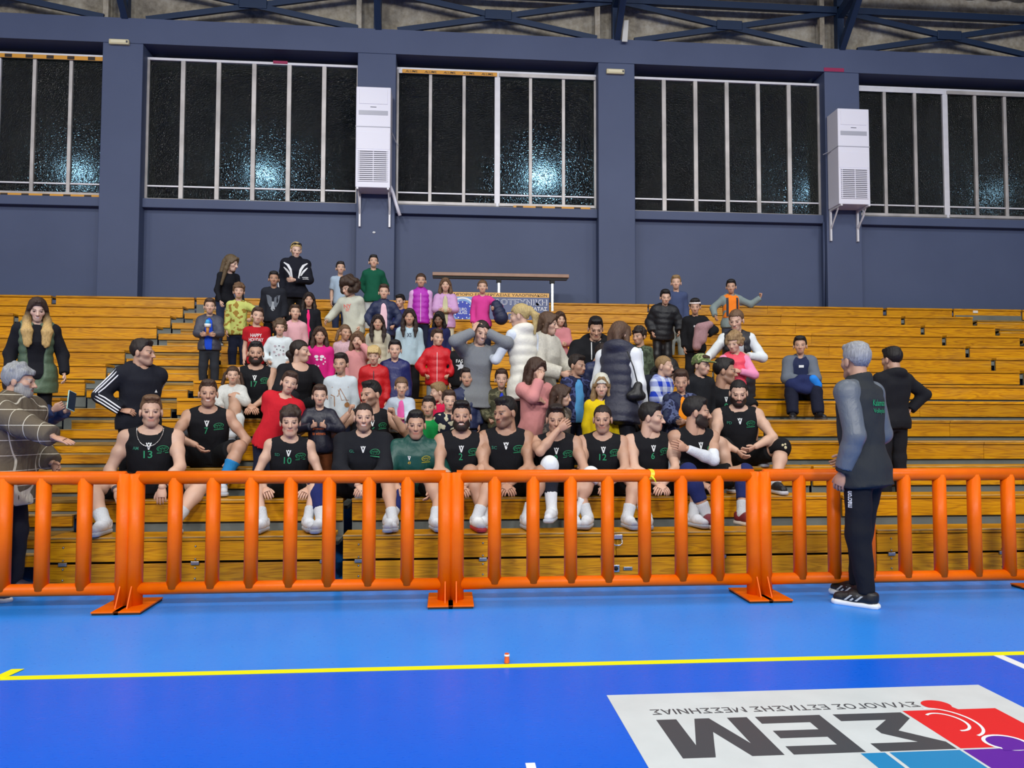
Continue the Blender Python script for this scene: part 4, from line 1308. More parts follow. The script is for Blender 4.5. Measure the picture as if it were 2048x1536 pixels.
def person(label, u, v, row=None, pose='stand', kind='male', face=0, head=(0, 0, 0), lean=(4, 0), twist=0,
           L='down', R='down', tops=(), bottom=None, hair=('short', 'dark'), skin='mid', beard=None, smile=0, stubble=True,
           shoes=None, socks=None, dy=0, y=None, zg=None, on_seat=False, legs=None, build=1.0, prints=(), h=None, group=None,
           extras=None, name='person', seat_drop=None, hips=None, hk_mul=1.0, body_extra=None, sitk=.5):
    """u, v: where the top of the head is seen; row: bleacher row stood on or sat on"""
    kid = kind == 'kid'
    if pose == 'stand':
        Y = y if y is not None else (rowY(row)+(.14 if on_seat else .40)+dy)
        g = zg if zg is not None else (rowZ(row)-(0 if on_seat else .09))
    else:
        Y = y if y is not None else rowY(row)+.17+dy
        g = zg if zg is not None else rowZ(row)            # seat height
    X0_ = at(u, v, Y).x; tc = math.atan2(-X0_, Y)
    th = math.radians(face)+tc*.6
    head = (head[0]-face*0+math.degrees(tc)*.4, head[1], head[2])
    rot = np.array([[math.cos(th), -math.sin(th), 0], [math.sin(th), math.cos(th), 0], [0, 0, 1]], np.float32)
    la, lb = math.radians(lean[0]), math.radians(lean[1])
    up = unit((math.sin(lb), -math.sin(la), math.cos(la)*math.cos(lb)))
    tw = math.radians(twist)
    right0 = vec(math.cos(tw), math.sin(tw), 0)
    fwd = unit(np.cross(up, right0)); fwd = -fwd if fwd[1] > 0 and abs(twist) < 90 else fwd
    right = unit(np.cross(fwd, up))
    if right@right0 < 0: right = -right
    Hh = Euler((math.radians(head[1]), math.radians(head[2]), math.radians(head[0])), 'XYZ').to_matrix()
    Hm = np.array(Hh, np.float32)
    def skel(H):
        j = {}
        s = H/1.75
        hk = (min(1.04, max(.93, s)) if not kid else min(.97, max(.74, .86+.35*(H-1.2))))*hk_mul
        leg = (.475 if kid else .515)*H
        ank = .045*H
        thigh, shank = .52*(leg-ank), .48*(leg-ank)
        if pose == 'stand': P = vec(0, 0, leg) if hips is None else vec(*hips)*np.float32(H)
        else: P = vec(0, 0, .095*s*build)
        sp = H-leg-.284*hk
        if pose != 'stand': sp *= (.86 if not kid else .95)
        Nk = P+up*sp
        sw = (.098 if kind == 'male' else .087 if kind == 'female' else .086)*H*(1+(build-1)*.6)
        S = {sd: Nk-up*.060*s+right*sd*sw for sd in (1, -1)}
        nd = unit(up+np.array([0, -.18, 0])+Hm@vec(0, 0, .6))
        O = Nk+nd*.148*hk
        top = O+Hm@vec(0, .01, .142*hk)
        j.update(H=H, s=s, hk=hk, P=P, N=Nk, S=S, O=O, top=top, sw=sw, thigh=thigh, shank=shank, ank=ank, sp=sp, leg=leg)
        return j
    H = 1.2 if kid else 1.7
    X = at(u, v, Y).x
    for _ in range(7):
        j = skel(H)
        tp = rot@j['top']
        want = at(u, v, Y+tp[1])
        err = want.z-(g+tp[2])
        gain = .85 if pose == 'stand' else 1.6
        H = min(2.05, max(.55, H+err*gain)); X = want.x-tp[0]
    j = skel(H)
    s, hk = j['s'], j['hk']; b = s*build
    rs = b*(1.06 if kid else (.9 if kind == 'female' else 1.0))
    A1, A2 = .168*H, .148*H
    if kid: A1, A2 = .158*H, .138*H
    bare = (not bottom) or bottom['t'] == 'shorts' or any(q['t'] in ('jersey', 'tee') for q in tops[-1:]) or any(q.get('sleeve', 1) < 1 for q in tops)
    hb = (.0130 if not kid else .017) if bare else .024
    h = h or (.0145 if not kid else .016)
    # arms
    arms = {}
    for sd, spec in ((1, L), (-1, R)):
        if isinstance(spec, str): tgt, pole, hp = ARM[spec]; fd = pd = None
        else:
            tgt, pole, hp = spec[:3]; fd = spec[3] if len(spec) > 3 else None; pd = spec[4] if len(spec) > 4 else None
        a = j['S'][sd]
        T_ = a+np.array([sd*tgt[0], tgt[1], tgt[2]])*(A1+A2)
        E_, W_ = ik(a, T_, A1, A2, (sd*pole[0], pole[1], pole[2]))
        fdir = unit(W_-E_) if fd is None else unit((sd*fd[0], fd[1], fd[2]))
        pdir = vec(-sd, 0, 0) if pd is None else vec(sd*pd[0], pd[1], pd[2])
        if pd is None and abs(fdir[1]) > .5 and pose != 'stand': pdir = vec(-sd*.3, .2, -1)
        pdir = unit(pdir-fdir*(pdir@fdir))
        arms[sd] = (a, E_, W_, fdir, pdir, hp)
    # legs
    lg = {}
    for sd in (1, -1):
        hip = j['P']+right0*sd*.052*H*(.95+.05*build)
        if legs is not None:
            kx, ky, kz = legs[0 if sd == 1 else 1][:3]      # ankle target from ground / seat origin, metres at H=1.75
            T_ = vec(sd*kx, ky, kz)*np.float32(1)
            pole = legs[0 if sd == 1 else 1][3] if len(legs[0 if sd == 1 else 1]) > 3 else (.25, -1, .6)
        elif pose == 'stand':
            T_ = vec(sd*.062*H, .0, j['ank']); pole = (.1, -1, 0)
        else:
            drop = seat_drop if seat_drop is not None else RISE
            T_ = vec(sd*.10*H, -.30*H, j['ank']-drop); pole = (.25, -1, .9)
        K_, An = ik(hip, T_, j['thigh'], j['shank'], (sd*pole[0], pole[1], pole[2]))
        lg[sd] = (hip, K_, An)
    # ---------- sections of the trunk
    w = j['sw']/.1715; d_ = b*(1.0 if not kid else 1.08)
    if kind == 'female': prof = [(-.16, .15, .10, 0), (0, .172, .112, .005), (.22, .142, .098, .0), (.4, .138, .095, 0), (.66, .150, .115, .012), (.86, .150, .10, 0), (.96, .115, .075, 0), (1.03, .05, .05, 0)]
    elif kid: prof = [(-.18, .145, .11, 0), (0, .158, .115, .0), (.3, .150, .115, .01), (.6, .156, .112, .0), (.86, .155, .098, 0), (.97, .11, .07, 0), (1.03, .05, .045, 0)]
    else: prof = [(-.16, .14, .10, 0), (0, .158, .108, 0), (.28, .150, .108, .008), (.55, .165, .118, .008), (.8, .176, .115, .0), (.93, .150, .088, -.005), (1.02, .06, .055, 0)]
    prof = [(t, a*w, dd*d_, sh*d_) for t, a, dd, sh in prof]
    P, Nk, sp = j['P'], j['N'], j['sp']
    lo = np.min([P, Nk]+[q for sd in (1, -1) for q in (*arms[sd][:3], *lg[sd])], 0)-.26*max(s, .7)
    hi = np.max([P, Nk]+[q for sd in (1, -1) for q in (*arms[sd][:3], *lg[sd])], 0)+.26*max(s, .7)
    # ---------- body (skin)
    f = Field(lo, hi, hb)
    f.loft(P, up, right, fwd, prof, .03, 0, None, None, sp)
    for sd in (1, -1):
        a, E_, W_, fd, pd, hp = arms[sd]
        f.cone(Nk-up*.01, a+up*.006, .05*rs, .048*rs, .05*b)
        f.ball(a, .056*rs, .03*b)
        f.cone(a, E_, .050*rs, .038*rs, .025*b)
        mid = a+(E_-a)*.45; f.ball(mid+fwd*.006, .049*rs, .02*b)
        f.cone(E_, E_+(W_-E_)*.35, .037*rs, .040*rs, .02*b); f.cone(E_+(W_-E_)*.35, W_, .040*rs, .026*rs, .02*b)
        hip, K_, An = lg[sd]
        f.cone(hip, K_, .084*rs, .056*rs, .04*b); f.ball(K_, .056*rs, .02*b)
        cm = K_+(An-K_)*.32
        f.cone(K_, cm, .052*rs, .057*rs, .03*b); f.cone(cm, An, .055*rs, .034*rs, .03*b)
        toe = An+vec(sd*.03, -.12, -.03)*s
        f.cone(An, An+vec(0, .02, -.03)*s, .034*rs, .034*rs, .02); f.cone(An+vec(0, .02, -.03)*s, toe, .034*rs, .030*rs, .02)
    V, Q = f.mesh()
    sk = np.array(SKIN[skin], np.float32)
    Cc = np.tile(sk, (len(V), 1))
    for sd in (1, -1):   # knees and elbows a little redder
        for jt, rr in ((lg[sd][1], .07*b), (arms[sd][1], .05*b)):
            dd = np.linalg.norm(V-jt, axis=1); wq = (np.clip(1-dd/rr, 0, 1)*.4)[:, None]
            Cc = Cc*(1-wq)+(sk*np.array([1.0, .78, .74], np.float32))*wq
    Vs, Qs, Cs = [V], [Q], [Cc]; n = len(V)
    def addpart(v2, q2, c2):
        nonlocal n
        Vs.append(v2); Qs.append(q2+n); Cs.append(c2); n += len(v2)
    hres = .0056 if not kid else .0074
    hv, hq = globals()['head'](kind, hres)
    hc = np.array(srgb(*HAIRC[hair[1]])[:3], np.float32) if isinstance(hair[1], str) else np.array(srgb(*hair[1])[:3], np.float32)
    brow = hc*.8 if hair[1] not in ('blond', 'grey', 'dblond') else sk*.35
    stub = None
    if kind == 'male' and (stubble or beard):
        stub = np.append(np.array([.05, .035, .03])+sk*.2, .38)
        if beard: stub = np.append(np.array(srgb(*(beard[1] if len(beard) > 1 else (44, 33, 28)))[:3]), .55 if beard[0] == 'short' else .9)
    hcol = head_paint(hv, kind, sk, brow, sk*np.array([.95, .55, .52], np.float32), smile, stub)
    addpart((hv*hk)@Hm.T+j['O'], hq, hcol.astype(np.float32))
    for sd in (1, -1):
        a, E_, W_, fd, pd, hp = arms[sd]
        if hp is None: continue
        v2, q2 = globals()['hand'](hp, sd)
        Zc = -fd; Yc = -pd; Xc = np.cross(Yc, Zc)
        Rm = np.stack([Xc, Yc, Zc], 1)
        hs_ = (.95*s if not kid else .72*s*1.28)*(1.0 if kind != 'female' else .93)
        addpart(((v2*hs_)@Rm.T+W_).astype(np.float32), q2, np.tile(sk*np.array([1.0, .94, .92], np.float32), (len(v2), 1)))
    V = np.concatenate(Vs); Q = np.concatenate(Qs); Cc = np.concatenate(Cs)
    me = mesh_np('body', V, Q)
    ca = me.color_attributes.new('pigment', 'FLOAT_COLOR', 'POINT')
    ca.data.foreach_set('color', np.concatenate([Cc, np.ones((len(Cc), 1), np.float32)], 1).astype(np.float32).ravel())
    root = empty(name, (X, Y, g), th); tag(root, label, 'person', group)
    link('body', me, root, M['skin'])
    # ---------- clothes
    info = dict(root=root, j=j, arms=arms, legs=lg, up=up, right=right, fwd=fwd, P=P, N=Nk, sp=sp, s=s, b=b, rs=rs, rot=rot, pos=np.array([X, Y, g]), H=H)
    top_geo = None
    for tp_ in tops:
        ty = tp_['t']; e = tp_.get('e', {'jersey': .015, 'tee': .018, 'long': .018, 'hoodie': .026, 'puffer': .028, 'vest': .024, 'coat': .036, 'jacket': .028}[ty])*max(.7, s)
        kq = tp_.get('k', 'puffer' if ty in ('puffer', 'vest') else 'plain')
        ql = (.10*max(.75, s), .011*max(.75, s)) if tp_.get('quilt', ty in ('puffer', 'vest')) else None
        f = Field(lo-.03, hi+.03, h)
        hem = tp_.get('hem', -.14 if pose == 'stand' else -.10)
        pf = list(prof)
        if hem < pf[0][0]:
            w0 = pf[1]; pf[0] = (pf[0][0], w0[1], w0[2], w0[3]); pf = [(hem, w0[1]*1.06, w0[2]*1.1, w0[3])]+pf
        if pose == 'stand': pf = [(t, a*(1.11 if t < .1 else 1), dd*(1.25 if t < .1 else 1), sh) for t, a, dd, sh in pf]
        f.loft(P, up, right, fwd, pf, .03, e, ql, hem, sp)
        if pose == 'stand' and hem < -.05 and ty != 'tee':
            for sd in (1, -1): f.cone(lg[sd][0], lg[sd][1], .086*rs, .080*rs, .05*b, None, e, t1=-hem*sp/j['thigh'])
        for sd in (1, -1):
            a, E_, W_, fd, pd, hp = arms[sd]
            if ty in ('jersey',): f.cone(Nk-up*.01, Nk+(a-Nk)*.74+up*.004, .05*rs, .047*rs, .04*b, None, e*.8)
            elif ty == 'vest':
                f.cone(Nk-up*.01, a+up*.004, .05*rs, .052*rs, .05*b, None, e*.9, t1=.98)
            else:
                f.cone(Nk-up*.01, a+up*.004, .05*rs, .05*rs, .05*b, None, e*.8)
                f.ball(a, .056*rs+e*.9, .03*b)
                sl = tp_.get('sleeve', 1.0 if ty != 'tee' else .3)      # share of the whole arm covered
                qa = (ql[0], ql[1]*.8) if ql else None
                if sl <= .5: f.cone(a, E_, .054*rs, .052*rs, .03*b, qa, e, t1=sl*2)
                else:
                    f.cone(a, E_, .052*rs, .043*rs, .03*b, qa, e)
                    f.cone(E_, W_, .043*rs, .034*rs, .03*b, qa, e*.9, t1=(sl-.5)*2*.98)
        if tp_.get('hood'):
            for k in range(9):
                a0 = math.radians(-10+200*k/8)
                c = Nk+right*math.cos(a0)*.105*b-fwd*math.sin(a0)*.09*b+up*(.005+.02*math.sin(a0))*b
                f.ball(c, (.04+.018*math.sin(a0))*b, .03*b)
        if tp_.get('collar'):
            for k in range(14):
                a0 = 2*math.pi*k/14
                c = Nk+right*math.cos(a0)*.066*b+fwd*math.sin(a0)*.062*b+up*(.035-.012*math.sin(a0))*b
                f.ball(c, (.022, .022, .03*1.0), .02*b)
        if ty in ('jersey', 'tee'): f.cut_ball(Nk+up*.045*b+fwd*.028*b, np.array([.088, .078, .08])*b*(.95 if not kid else .85))
        elif ty == 'long' and tp_.get('scoop'): f.cut_ball(Nk+up*.03*b+fwd*.05*b, np.array([.09, .09, .085])*b)
        elif not tp_.get('collar'): f.cut_ball(Nk+up*.07*b+fwd*.03*b, np.array([.07, .07, .08])*b)
        if tp_.get('open'):      # worn open: a gap down the front
            f.cut_ball(P+up*sp*.38+fwd*(.17*b+e), np.array([tp_['open']*b, .11*b+e, sp*.78]))
        f.ripple(.0035*max(.7, s) if not ql else .002, ph=rnd.uniform(0, 6))
        V, Q = f.mesh()
        c = tp_['c']; c2 = tp_.get('c2')
        o = link(tp_.get('n', {'jersey': 'jersey', 'tee': 't_shirt', 'long': 'sweater', 'hoodie': 'hoodie', 'puffer': 'padded_jacket', 'vest': 'padded_vest', 'coat': 'coat', 'jacket': 'jacket'}[ty]), mesh_np('top', V, Q), root, cloth(c, kq, c2))
        top_geo = (V, Q)
        if tp_.get('zip'):
            # zip down the front, following the cloth
            strip_on(root, 'zip', top_geo, [(0, P+up*sp*t_) for t_ in np.linspace(hem+.03, .9, 14)], .010*max(.7, s), print_mat(tp_['zip']))
    if bottom:
        ty = bottom['t']; e = bottom.get('e', .016 if ty == 'trousers' else .018)*max(.7, s)
        f = Field(lo-.03, hi+.03, h if not kid else .018)
        pz = [(t, a, dd, sh) for t, a, dd, sh in prof if t <= .3]
        f.loft(P, up, right, fwd, [(t, a*.97, dd*.95, sh) for t, a, dd, sh in pz], .03, e*.2, None, None, sp)
        for sd in (1, -1):
            hip, K_, An = lg[sd]
            f.ball(hip, .082*rs+e*.3, .04*b)
            if ty == 'shorts':
                f.cone(hip, K_, .092*rs, .078*rs, .05*b, None, e, t1=bottom.get('len', .72))
            else:
                f.cone(hip, K_, .082*rs, .062*rs, .05*b, None, e*.75); f.cone(K_, An, .062*rs, bottom.get('cuff', .048)*rs, .03*b, None, e, t1=.99)
        f.ripple(.004*max(.7, s), ph=rnd.uniform(0, 6))
        V, Q = f.mesh()
        link(bottom.get('n', ty), mesh_np('bottom', V, Q), root, cloth(bottom['c'], bottom.get('k', 'plain'), bottom.get('c2')))
    # ---------- hair, beard
    def on_head(me, nm, mat, scale=1.0):
        o = bpy.data.objects.new(nm, me); COL.objects.link(o); o.parent = root
        if not me.materials: me.materials.append(mat)
        o.material_slots[0].link = 'OBJECT'; o.material_slots[0].material = mat
        o.location = j['O']; o.rotation_euler = Hh.to_euler(); o.scale = (hk*scale,)*3
        return o
    info['on_head'] = on_head
    if hair[0] != 'bald':
        rgb = HAIRC[hair[1]] if isinstance(hair[1], str) else hair[1]
        on_head(hair_mesh(hair[0]), 'hair', hair_material(rgb, hair[2] if len(hair) > 2 else None))
    if beard and beard[0] == 'full':
        bc = beard[1] if len(beard) > 1 else (44, 33, 28)
        on_head(beard_mesh(beard[0]), 'beard', hair_material(bc))
    # ---------- socks and shoes
    if shoes is None: shoes = rnd.choice((((36, 38, 46), (190, 190, 194)), ((60, 62, 72), (200, 200, 204)), ((24, 24, 28), (90, 90, 94))))
    if socks:
        for sd in (1, -1):
            col, hgt = socks[0 if sd == 1 else -1]
            if col is None: continue
            hip, K_, An = lg[sd]
            f = Field(np.minimum(K_, An)-.12, np.maximum(K_, An)+.12, .011)
            dirv = (K_-An)
            cm = K_+(An-K_)*.32
            f.cone(K_, cm, .053*rs+.006, .058*rs+.006, .03*b); f.cone(cm, An, .056*rs+.006, .036*rs+.006, .03*b)
            f.cone(An, An+vec(0, .02, -.03)*s, .036*rs+.006, .036*rs+.006, .02)
            f.cut_plane(An+dirv*hgt, unit(dirv))
            V, Q = f.mesh(); link('sock', mesh_np('sock', V, Q), root, cloth(col, 'ribs'))
    if shoes:
        global _shoe
        if _shoe is None:
            _s4 = shoe_np(.28, 1); _shoe = (mesh_np('upper', _s4[0], _s4[1]), mesh_np('sole', _s4[2], _s4[3]))
        c1, c2 = shoes[:2]; ang = shoes[2] if len(shoes) > 2 else (0, 0)
        for sd in (1, -1):
            hip, K_, An = lg[sd]
            k = s*1.04
            yaw_ = math.radians(sd*12)+math.radians(ang[0 if sd == 1 else 1])
            so = bpy.data.objects.new('shoe', _shoe[0]); q = bpy.data.objects.new('sole', _shoe[1])
            for o_, mt_, pa_ in ((so, cloth(c1, 'sheen'), root), (q, print_mat(c2), so)):
                COL.objects.link(o_); o_.parent = pa_
                if not o_.data.materials: o_.data.materials.append(mt_)
                o_.material_slots[0].link = 'OBJECT'; o_.material_slots[0].material = mt_
            so.location = An+vec(0, .0, -j['ank']-.004); so.rotation_euler = (0, 0, yaw_); so.scale = (k, k, k)
            kk, k = k, 1.0
            for t_ in range(3 if not kid else 0):   # laces
                bm = bmesh.new(); yy = (-.055-.028*t_)*k; zz = (.098-.011*t_)*k
                add_path(bm, [(-.026*k, yy, zz-.012*k), (-.010*k, yy-.004, zz+.002), (.010*k, yy-.004, zz+.002), (.026*k, yy, zz-.012*k)], .0035*k, 5)
                bm_obj('lace', bm, print_mat(c2), so)
    # ---------- prints
    if top_geo is not None and prints:
        tree = BVHTree.FromPolygons([tuple(map(float, q)) for q in top_geo[0]], [tuple(map(int, q)) for q in top_geo[1]])
        for pr in prints:
            what, x, t, wd, ht, col = pr[:6]; back = len(pr) > 6 and pr[6] == 'back'
            if what == 'V': v2, f2 = logo_v(); v2 = v2*np.array([wd, ht]); nm = 'chest_logo'
            elif what == 'E': v2, f2 = emblem(); v2 = v2*np.array([wd, ht]); nm = 'club_emblem'
            elif isinstance(what, str): v2, f2 = text_fit(what, wd, ht, .01); nm = 'lettering'
            else: v2, f2 = what; v2 = np.asarray(v2)*np.array([wd, ht]); nm = 'print'
            v2 = np.asarray(v2)*max(.62, s)
            c = P+up*sp*t+right*x*max(.62, s)
            sg = -1 if back else 1
            dr = Vector(-fwd*sg)
            out, ok = [], True
            for a, z_ in v2:
                p0 = Vector(c+right*a*sg+up*z_)
                hit = tree.ray_cast(p0-dr*.8, dr)
                if hit[0] is None: out.append(None); continue
                out.append(hit[0]-dr*.0055)
            good = [q for q in out if q is not None]
            if not good: continue
            out = [q if q is not None else min(good, key=lambda r_: (r_-Vector(c)).length) for q in out]
            m3 = bpy.data.meshes.new(nm); m3.from_pydata(out, [], f2); m3.update()
            link(nm, m3, root, print_mat(col))
    info['tree_geo'] = top_geo
    if extras: extras(info)
    PEOPLE.append(info)
    return info

def strip_on(root, name, geo, pts, wd, mat, dirv=(0, 1, 0)):
    tree = BVHTree.FromPolygons([tuple(map(float, q)) for q in geo[0]], [tuple(map(int, q)) for q in geo[1]])
    d = Vector(dirv); vs = []
    for x, p in pts:
        for s in (-1, 1):
            q = Vector(p)+Vector((x+s*wd/2, 0, 0))
            hit = tree.ray_cast(q-d*.9, d)
            if hit[0] is None: continue
            vs.append(hit[0]-d*.006)
    if len(vs) % 2: vs = vs[:-1]
    fs = [(2*i, 2*i+1, 2*i+3, 2*i+2) for i in range(len(vs)//2-1)]
    if not fs: return
    me = bpy.data.meshes.new(name); me.from_pydata(vs, [], fs); me.update()
    link(name, me, root, mat)
# ================================================================== the people, front to back
BK = (19, 20, 25)
J = dict(t='jersey', c=BK)
SH = dict(t='shorts', c=(15, 16, 19))
WHITE = (222, 226, 228)
def tr_(c, **k): return dict(t='trousers', c=c, **k)
BLK = tr_((20, 21, 26)); NAVY = tr_((24, 30, 52)); JEANS = tr_((36, 46, 74))
def jersey_prints(num, ini, dx=0):
    pr = [('V', dx, .80, .045, .055, WHITE_INK), ('E', .105+dx, .745, .085, .07, GREEN)]
    if num: pr.append((num, -.005+dx, .66, .034*len(num), .062, (36, 140, 96)))
    if ini: pr.append((ini, -.10+dx, .765, .045, .026, (40, 120, 96)))
    return pr
def player(label, u, v, row=2, num=None, ini=None, **k):
    k.setdefault('tops', [J]); k.setdefault('bottom', SH); k.setdefault('prints', jersey_prints(num, ini))
    k.setdefault('shoes', ((208, 212, 218), (176, 184, 196)))
    k.setdefault('socks', [((196, 200, 204), .30)]*2)
    k.setdefault('lean', (13, 0)); k.setdefault('build', 1.08); k.setdefault('hk_mul', 1.06)
    k.setdefault('group', 'volleyball players in black')
    return person(label, u, v, row, 'sit', **k)
HANG = ((-.10, -.62, -.70), (.9, .2, -.3), 'drape', (0, -.35, -1), (0, 1, -.2))
THIGH = ((.03, -.52, -.66), (.55, .7, -.1), 'drape')

def necklace(i):
    bm = bmesh.new(); N_, b_ = i['N'], i['b']
    pts = [Vector(N_+i['right']*math.cos(a)*.088*b_+i['fwd']*(.04+.108*max(0, math.sin(a)))*b_+i['up']*(.03-.105*max(0, math.sin(a)))*b_) for a in np.linspace(-.25, math.pi+.25, 17)]
    add_path(bm, pts, .0035, 6); bm_obj('necklace', bm, M['chrome'], i['root'], True)
def wristband(i, sd, rgb, w_=.012, name='wristband', t=.93):
    a, E_, W_ = i['arms'][sd][:3]; c = E_+(W_-E_)*t; d = unit(W_-E_)
    bm = bmesh.new(); add_tube(bm, c-d*w_/2, c+d*w_/2, .032*i['rs']+.002, None, 14); bm_obj(name, bm, print_mat(rgb), i['root'], True)
def sleeve_part(i, sd, name, mat, ta, tb, e=.004, cl=False):
    """tube of cloth over the arm: ta..tb measured shoulder 0 - elbow .5 - wrist 1"""
    a, E_, W_ = i['arms'][sd][:3]; rs = i['rs']; b = i['b']
    f = Field(np.min([a, E_, W_], 0)-.1, np.max([a, E_, W_], 0)+.1, .011)
    f.cone(a, E_, .050*rs, .038*rs, .025*b, None, e, t0=min(ta*2, 1) if ta > 0 else None)
    if ta == 0: f.ball(a, .056*rs+e, .03*b); f.cone(i['N']+(a-i['N'])*.35, a, .046*rs, .05*rs, .04*b, None, e*.8)
    if tb > .5: f.cone(E_, E_+(W_-E_)*.35, .037*rs, .040*rs, .02*b, None, e); f.cone(E_+(W_-E_)*.35, W_, .040*rs, .027*rs, .02*b, None, e, t1=(((tb-.5)*2)-.35)/.65)
    if cl: f.cone(a, E_, .052*rs, .043*rs, .03*b, None, e); f.cone(E_, W_, .043*rs, .034*rs, .03*b, None, e*.9, t1=(tb-.5)*2)
    V, Q = f.mesh(); return link(name, mesh_np(name, V, Q), i['root'], mat)
def leg_tube(i, sd, name, mat, k0, k1, e=.008, pad=0):
    """band round the leg; k 0 = knee, +1 ankle, -1 hip"""
    hip, K_, An = i['legs'][sd]; rs, b = i['rs'], i['b']
    f = Field(np.min([hip, K_, An], 0)-.13, np.max([hip, K_, An], 0)+.13, .011)
    f.cone(hip, K_, .084*rs, .056*rs, .04*b, None, e, t0=1+min(k0, 0))
    if k1 > 0: f.cone(K_, K_+(An-K_)*.32, .052*rs, .057*rs, .03*b, None, e); f.cone(K_+(An-K_)*.32, An, .056*rs, .036*rs, .03*b, None, e)
    if pad: f.ball(K_+vec(0, -.02, .01), (.062*rs+pad, .062*rs+pad, .07*rs+pad), .02)
    if k1 > 0: f.cut_plane(K_+(An-K_)*k1, unit(An-K_))
    V, Q = f.mesh(); return link(name, mesh_np(name, V, Q), i['root'], mat)
def arm_stripes(i, sds=(1, -1), rgb=(232, 234, 238), outd=(1, -.25, .2), e=.028, n=3, ta=0.0, tb=1.0):
    for sd in sds:
        a, E_, W_ = i['arms'][sd][:3]; rs = i['rs']
        for k in range(n):
            bm = bmesh.new(); pts = []
            for t in np.linspace(ta, tb, 18):
                p = a+(E_-a)*min(t*2, 1) if t <= .5 else E_+(W_-E_)*(t-.5)*2
                ax = unit(E_-a) if t <= .5 else unit(W_-E_)
                if abs(t-.5) < .12: ax = unit(unit(E_-a)*(1-(t-.38)/.24)+unit(W_-E_)*((t-.38)/.24))
                o = np.array([sd*outd[0], outd[1], outd[2]]); o = unit(o-ax*(o@ax)); sdv = np.cross(ax, o)
                an = (k-(n-1)/2)*.42
                r = (.052+(.036-.052)*t)*rs+e*max(.7, i['s'])*.97
                pts.append(Vector(p+(o*math.cos(an)+sdv*math.sin(an))*r))
            add_path(bm, pts, .0065, 6); bm_obj('sleeve_stripe', bm, print_mat(rgb), i['root'], True)

def both(*fs):
    def f(i):
        for q in fs: q(i)
    return f

# ---------------------------------------------------------------- front bench: players
player('broad player number 13 with silver chain sitting spread-legged on the front bench', 303, 790, num='13', ini='AM', build=1.18, skin='light',
       hair=('quiff', (104, 78, 56)), L=HANG, R=((.04, -.42, -.76), (.7, .7, 0), 'drape'), smile=.25,
       legs=((.24, -.50, -.135, (1.6, -.7, .5)), (.26, -.50, -.135, (1.6, -.7, .5))),
       extras=both(necklace, lambda i: wristband(i, -1, (70, 60, 70), .02), lambda i: wristband(i, 1, (30, 26, 26), .006, 'bracelet')))
player('young player number 10 with tousled brown hair on the front bench', 581, 812, num='10', ini='SD', skin='light', hair=('tousled', (56, 42, 34)),
       L=THIGH, R=THIGH, smile=.4, stubble=False, build=.98, lean=(16, 2), head=(0, 4, 0),
       legs=((.19, -.50, -.135, (.7, -1, .8)), (.15, -.50, -.135, (.7, -1, .8))))
player('grinning player in a long-sleeved black shirt with navy knee socks', 728, 804, ini='GL', skin='light', hair=('buzz', 'dark'), beard=('short', (52, 40, 34)), smile=1,
       tops=[dict(t='long', c=(22, 24, 31))], L='clasp', R='clasp', build=1.16,
       legs=((.22, -.50, -.135, (1.4, -.8, .6)), (.30, -.50, -.135, (1.3, -.8, .6))),
       extras=both(lambda i: leg_tube(i, 1, 'knee_sock', cloth((30, 38, 92), 'ribs'), .0, .72, .008) and None, lambda i: leg_tube(i, -1, 'knee_sock', cloth((30, 38, 92), 'ribs'), .0, .72, .008) and None,
                   lambda i: wristband(i, -1, (28, 24, 26), .008)))
player('player in a dark green training jacket with eyes closed on the front bench', 832, 819, skin='mid', hair=('crop', 'black'), smile=.2,
       tops=[dict(t='jacket', c=(16, 74, 66), sleeve=.66, collar=True, k='sheen')], lean=(17, 0),
       L=((-.06, -.55, -.66), (.7, .5, -.1), 'drape', (-.2, -.5, -1)), R=((-.06, -.55, -.66), (.7, .5, -.1), 'drape', (-.2, -.5, -1)),
       legs=((.16, -.54, -.135, (.7, -1, .8)), (.17, -.54, -.135, (.7, -1, .8))), head=(0, 2, 0),
       prints=[('V', -.06, .76, .03, .04, WHITE_INK), ('E', .10, .74, .08, .07, (170, 160, 40)), ('49', -.06, .66, .03, .03, (190, 160, 60))])
player('smiling bearded player number 2 with a red-soled shoe on the front bench', 923, 801, num='2', skin='mid', hair=('quiff', 'black'), beard=('full',), smile=1,
       L='clasp', R='clasp', lean=(15, 0), legs=((.12, -.52, -.135, (.8, -1, .8)), (.13, -.48, -.135, (.8, -1, .8))), shoes=(WHITE, (186, 44, 44)))
player('player with initials SC glancing left on the front bench', 1010, 792, ini='SC', skin='tan', hair=('crop', 'black'), beard=('short',), head=(-42, 6, 0),
       L='clasp', R='clasp', lean=(13, 0), legs=((.16, -.46, -.135, (.8, -1, .8)), (.18, -.46, -.135, (.8, -1, .8))))
def pads(i):
    leg_tube(i, -1, 'knee_pad', cloth((224, 230, 234), 'plain'), -.22, .12, .012, .012)
    leg_tube(i, 1, 'knee_pad', cloth((224, 230, 234), 'plain'), -.22, .12, .012, .012)
    leg_tube(i, -1, 'leg_sleeve', cloth((34, 36, 46), 'ribs'), .10, .62, .007)
player('player number 9 hiding his mouth with one hand, white knee pads', 1112, 808, num='9', skin='mid', hair=('quiff', 'dark'), head=(2, 6, 0),
       R=((-.34, -.42, .22), (.75, -.55, -1), 'relax', (-.85, -.05, .55), (-.2, 1, .1)), L=((-.02, -.60, -.74), (1, .2, -.2), 'drape', (-.1, -.4, -1)), lean=(17, 0),
       legs=((.12, -.42, -.135, (.9, -1, .8)), (.05, -.43, -.085, (.0, -.5, 1.4))), socks=[(WHITE, .45)]*2, extras=pads)
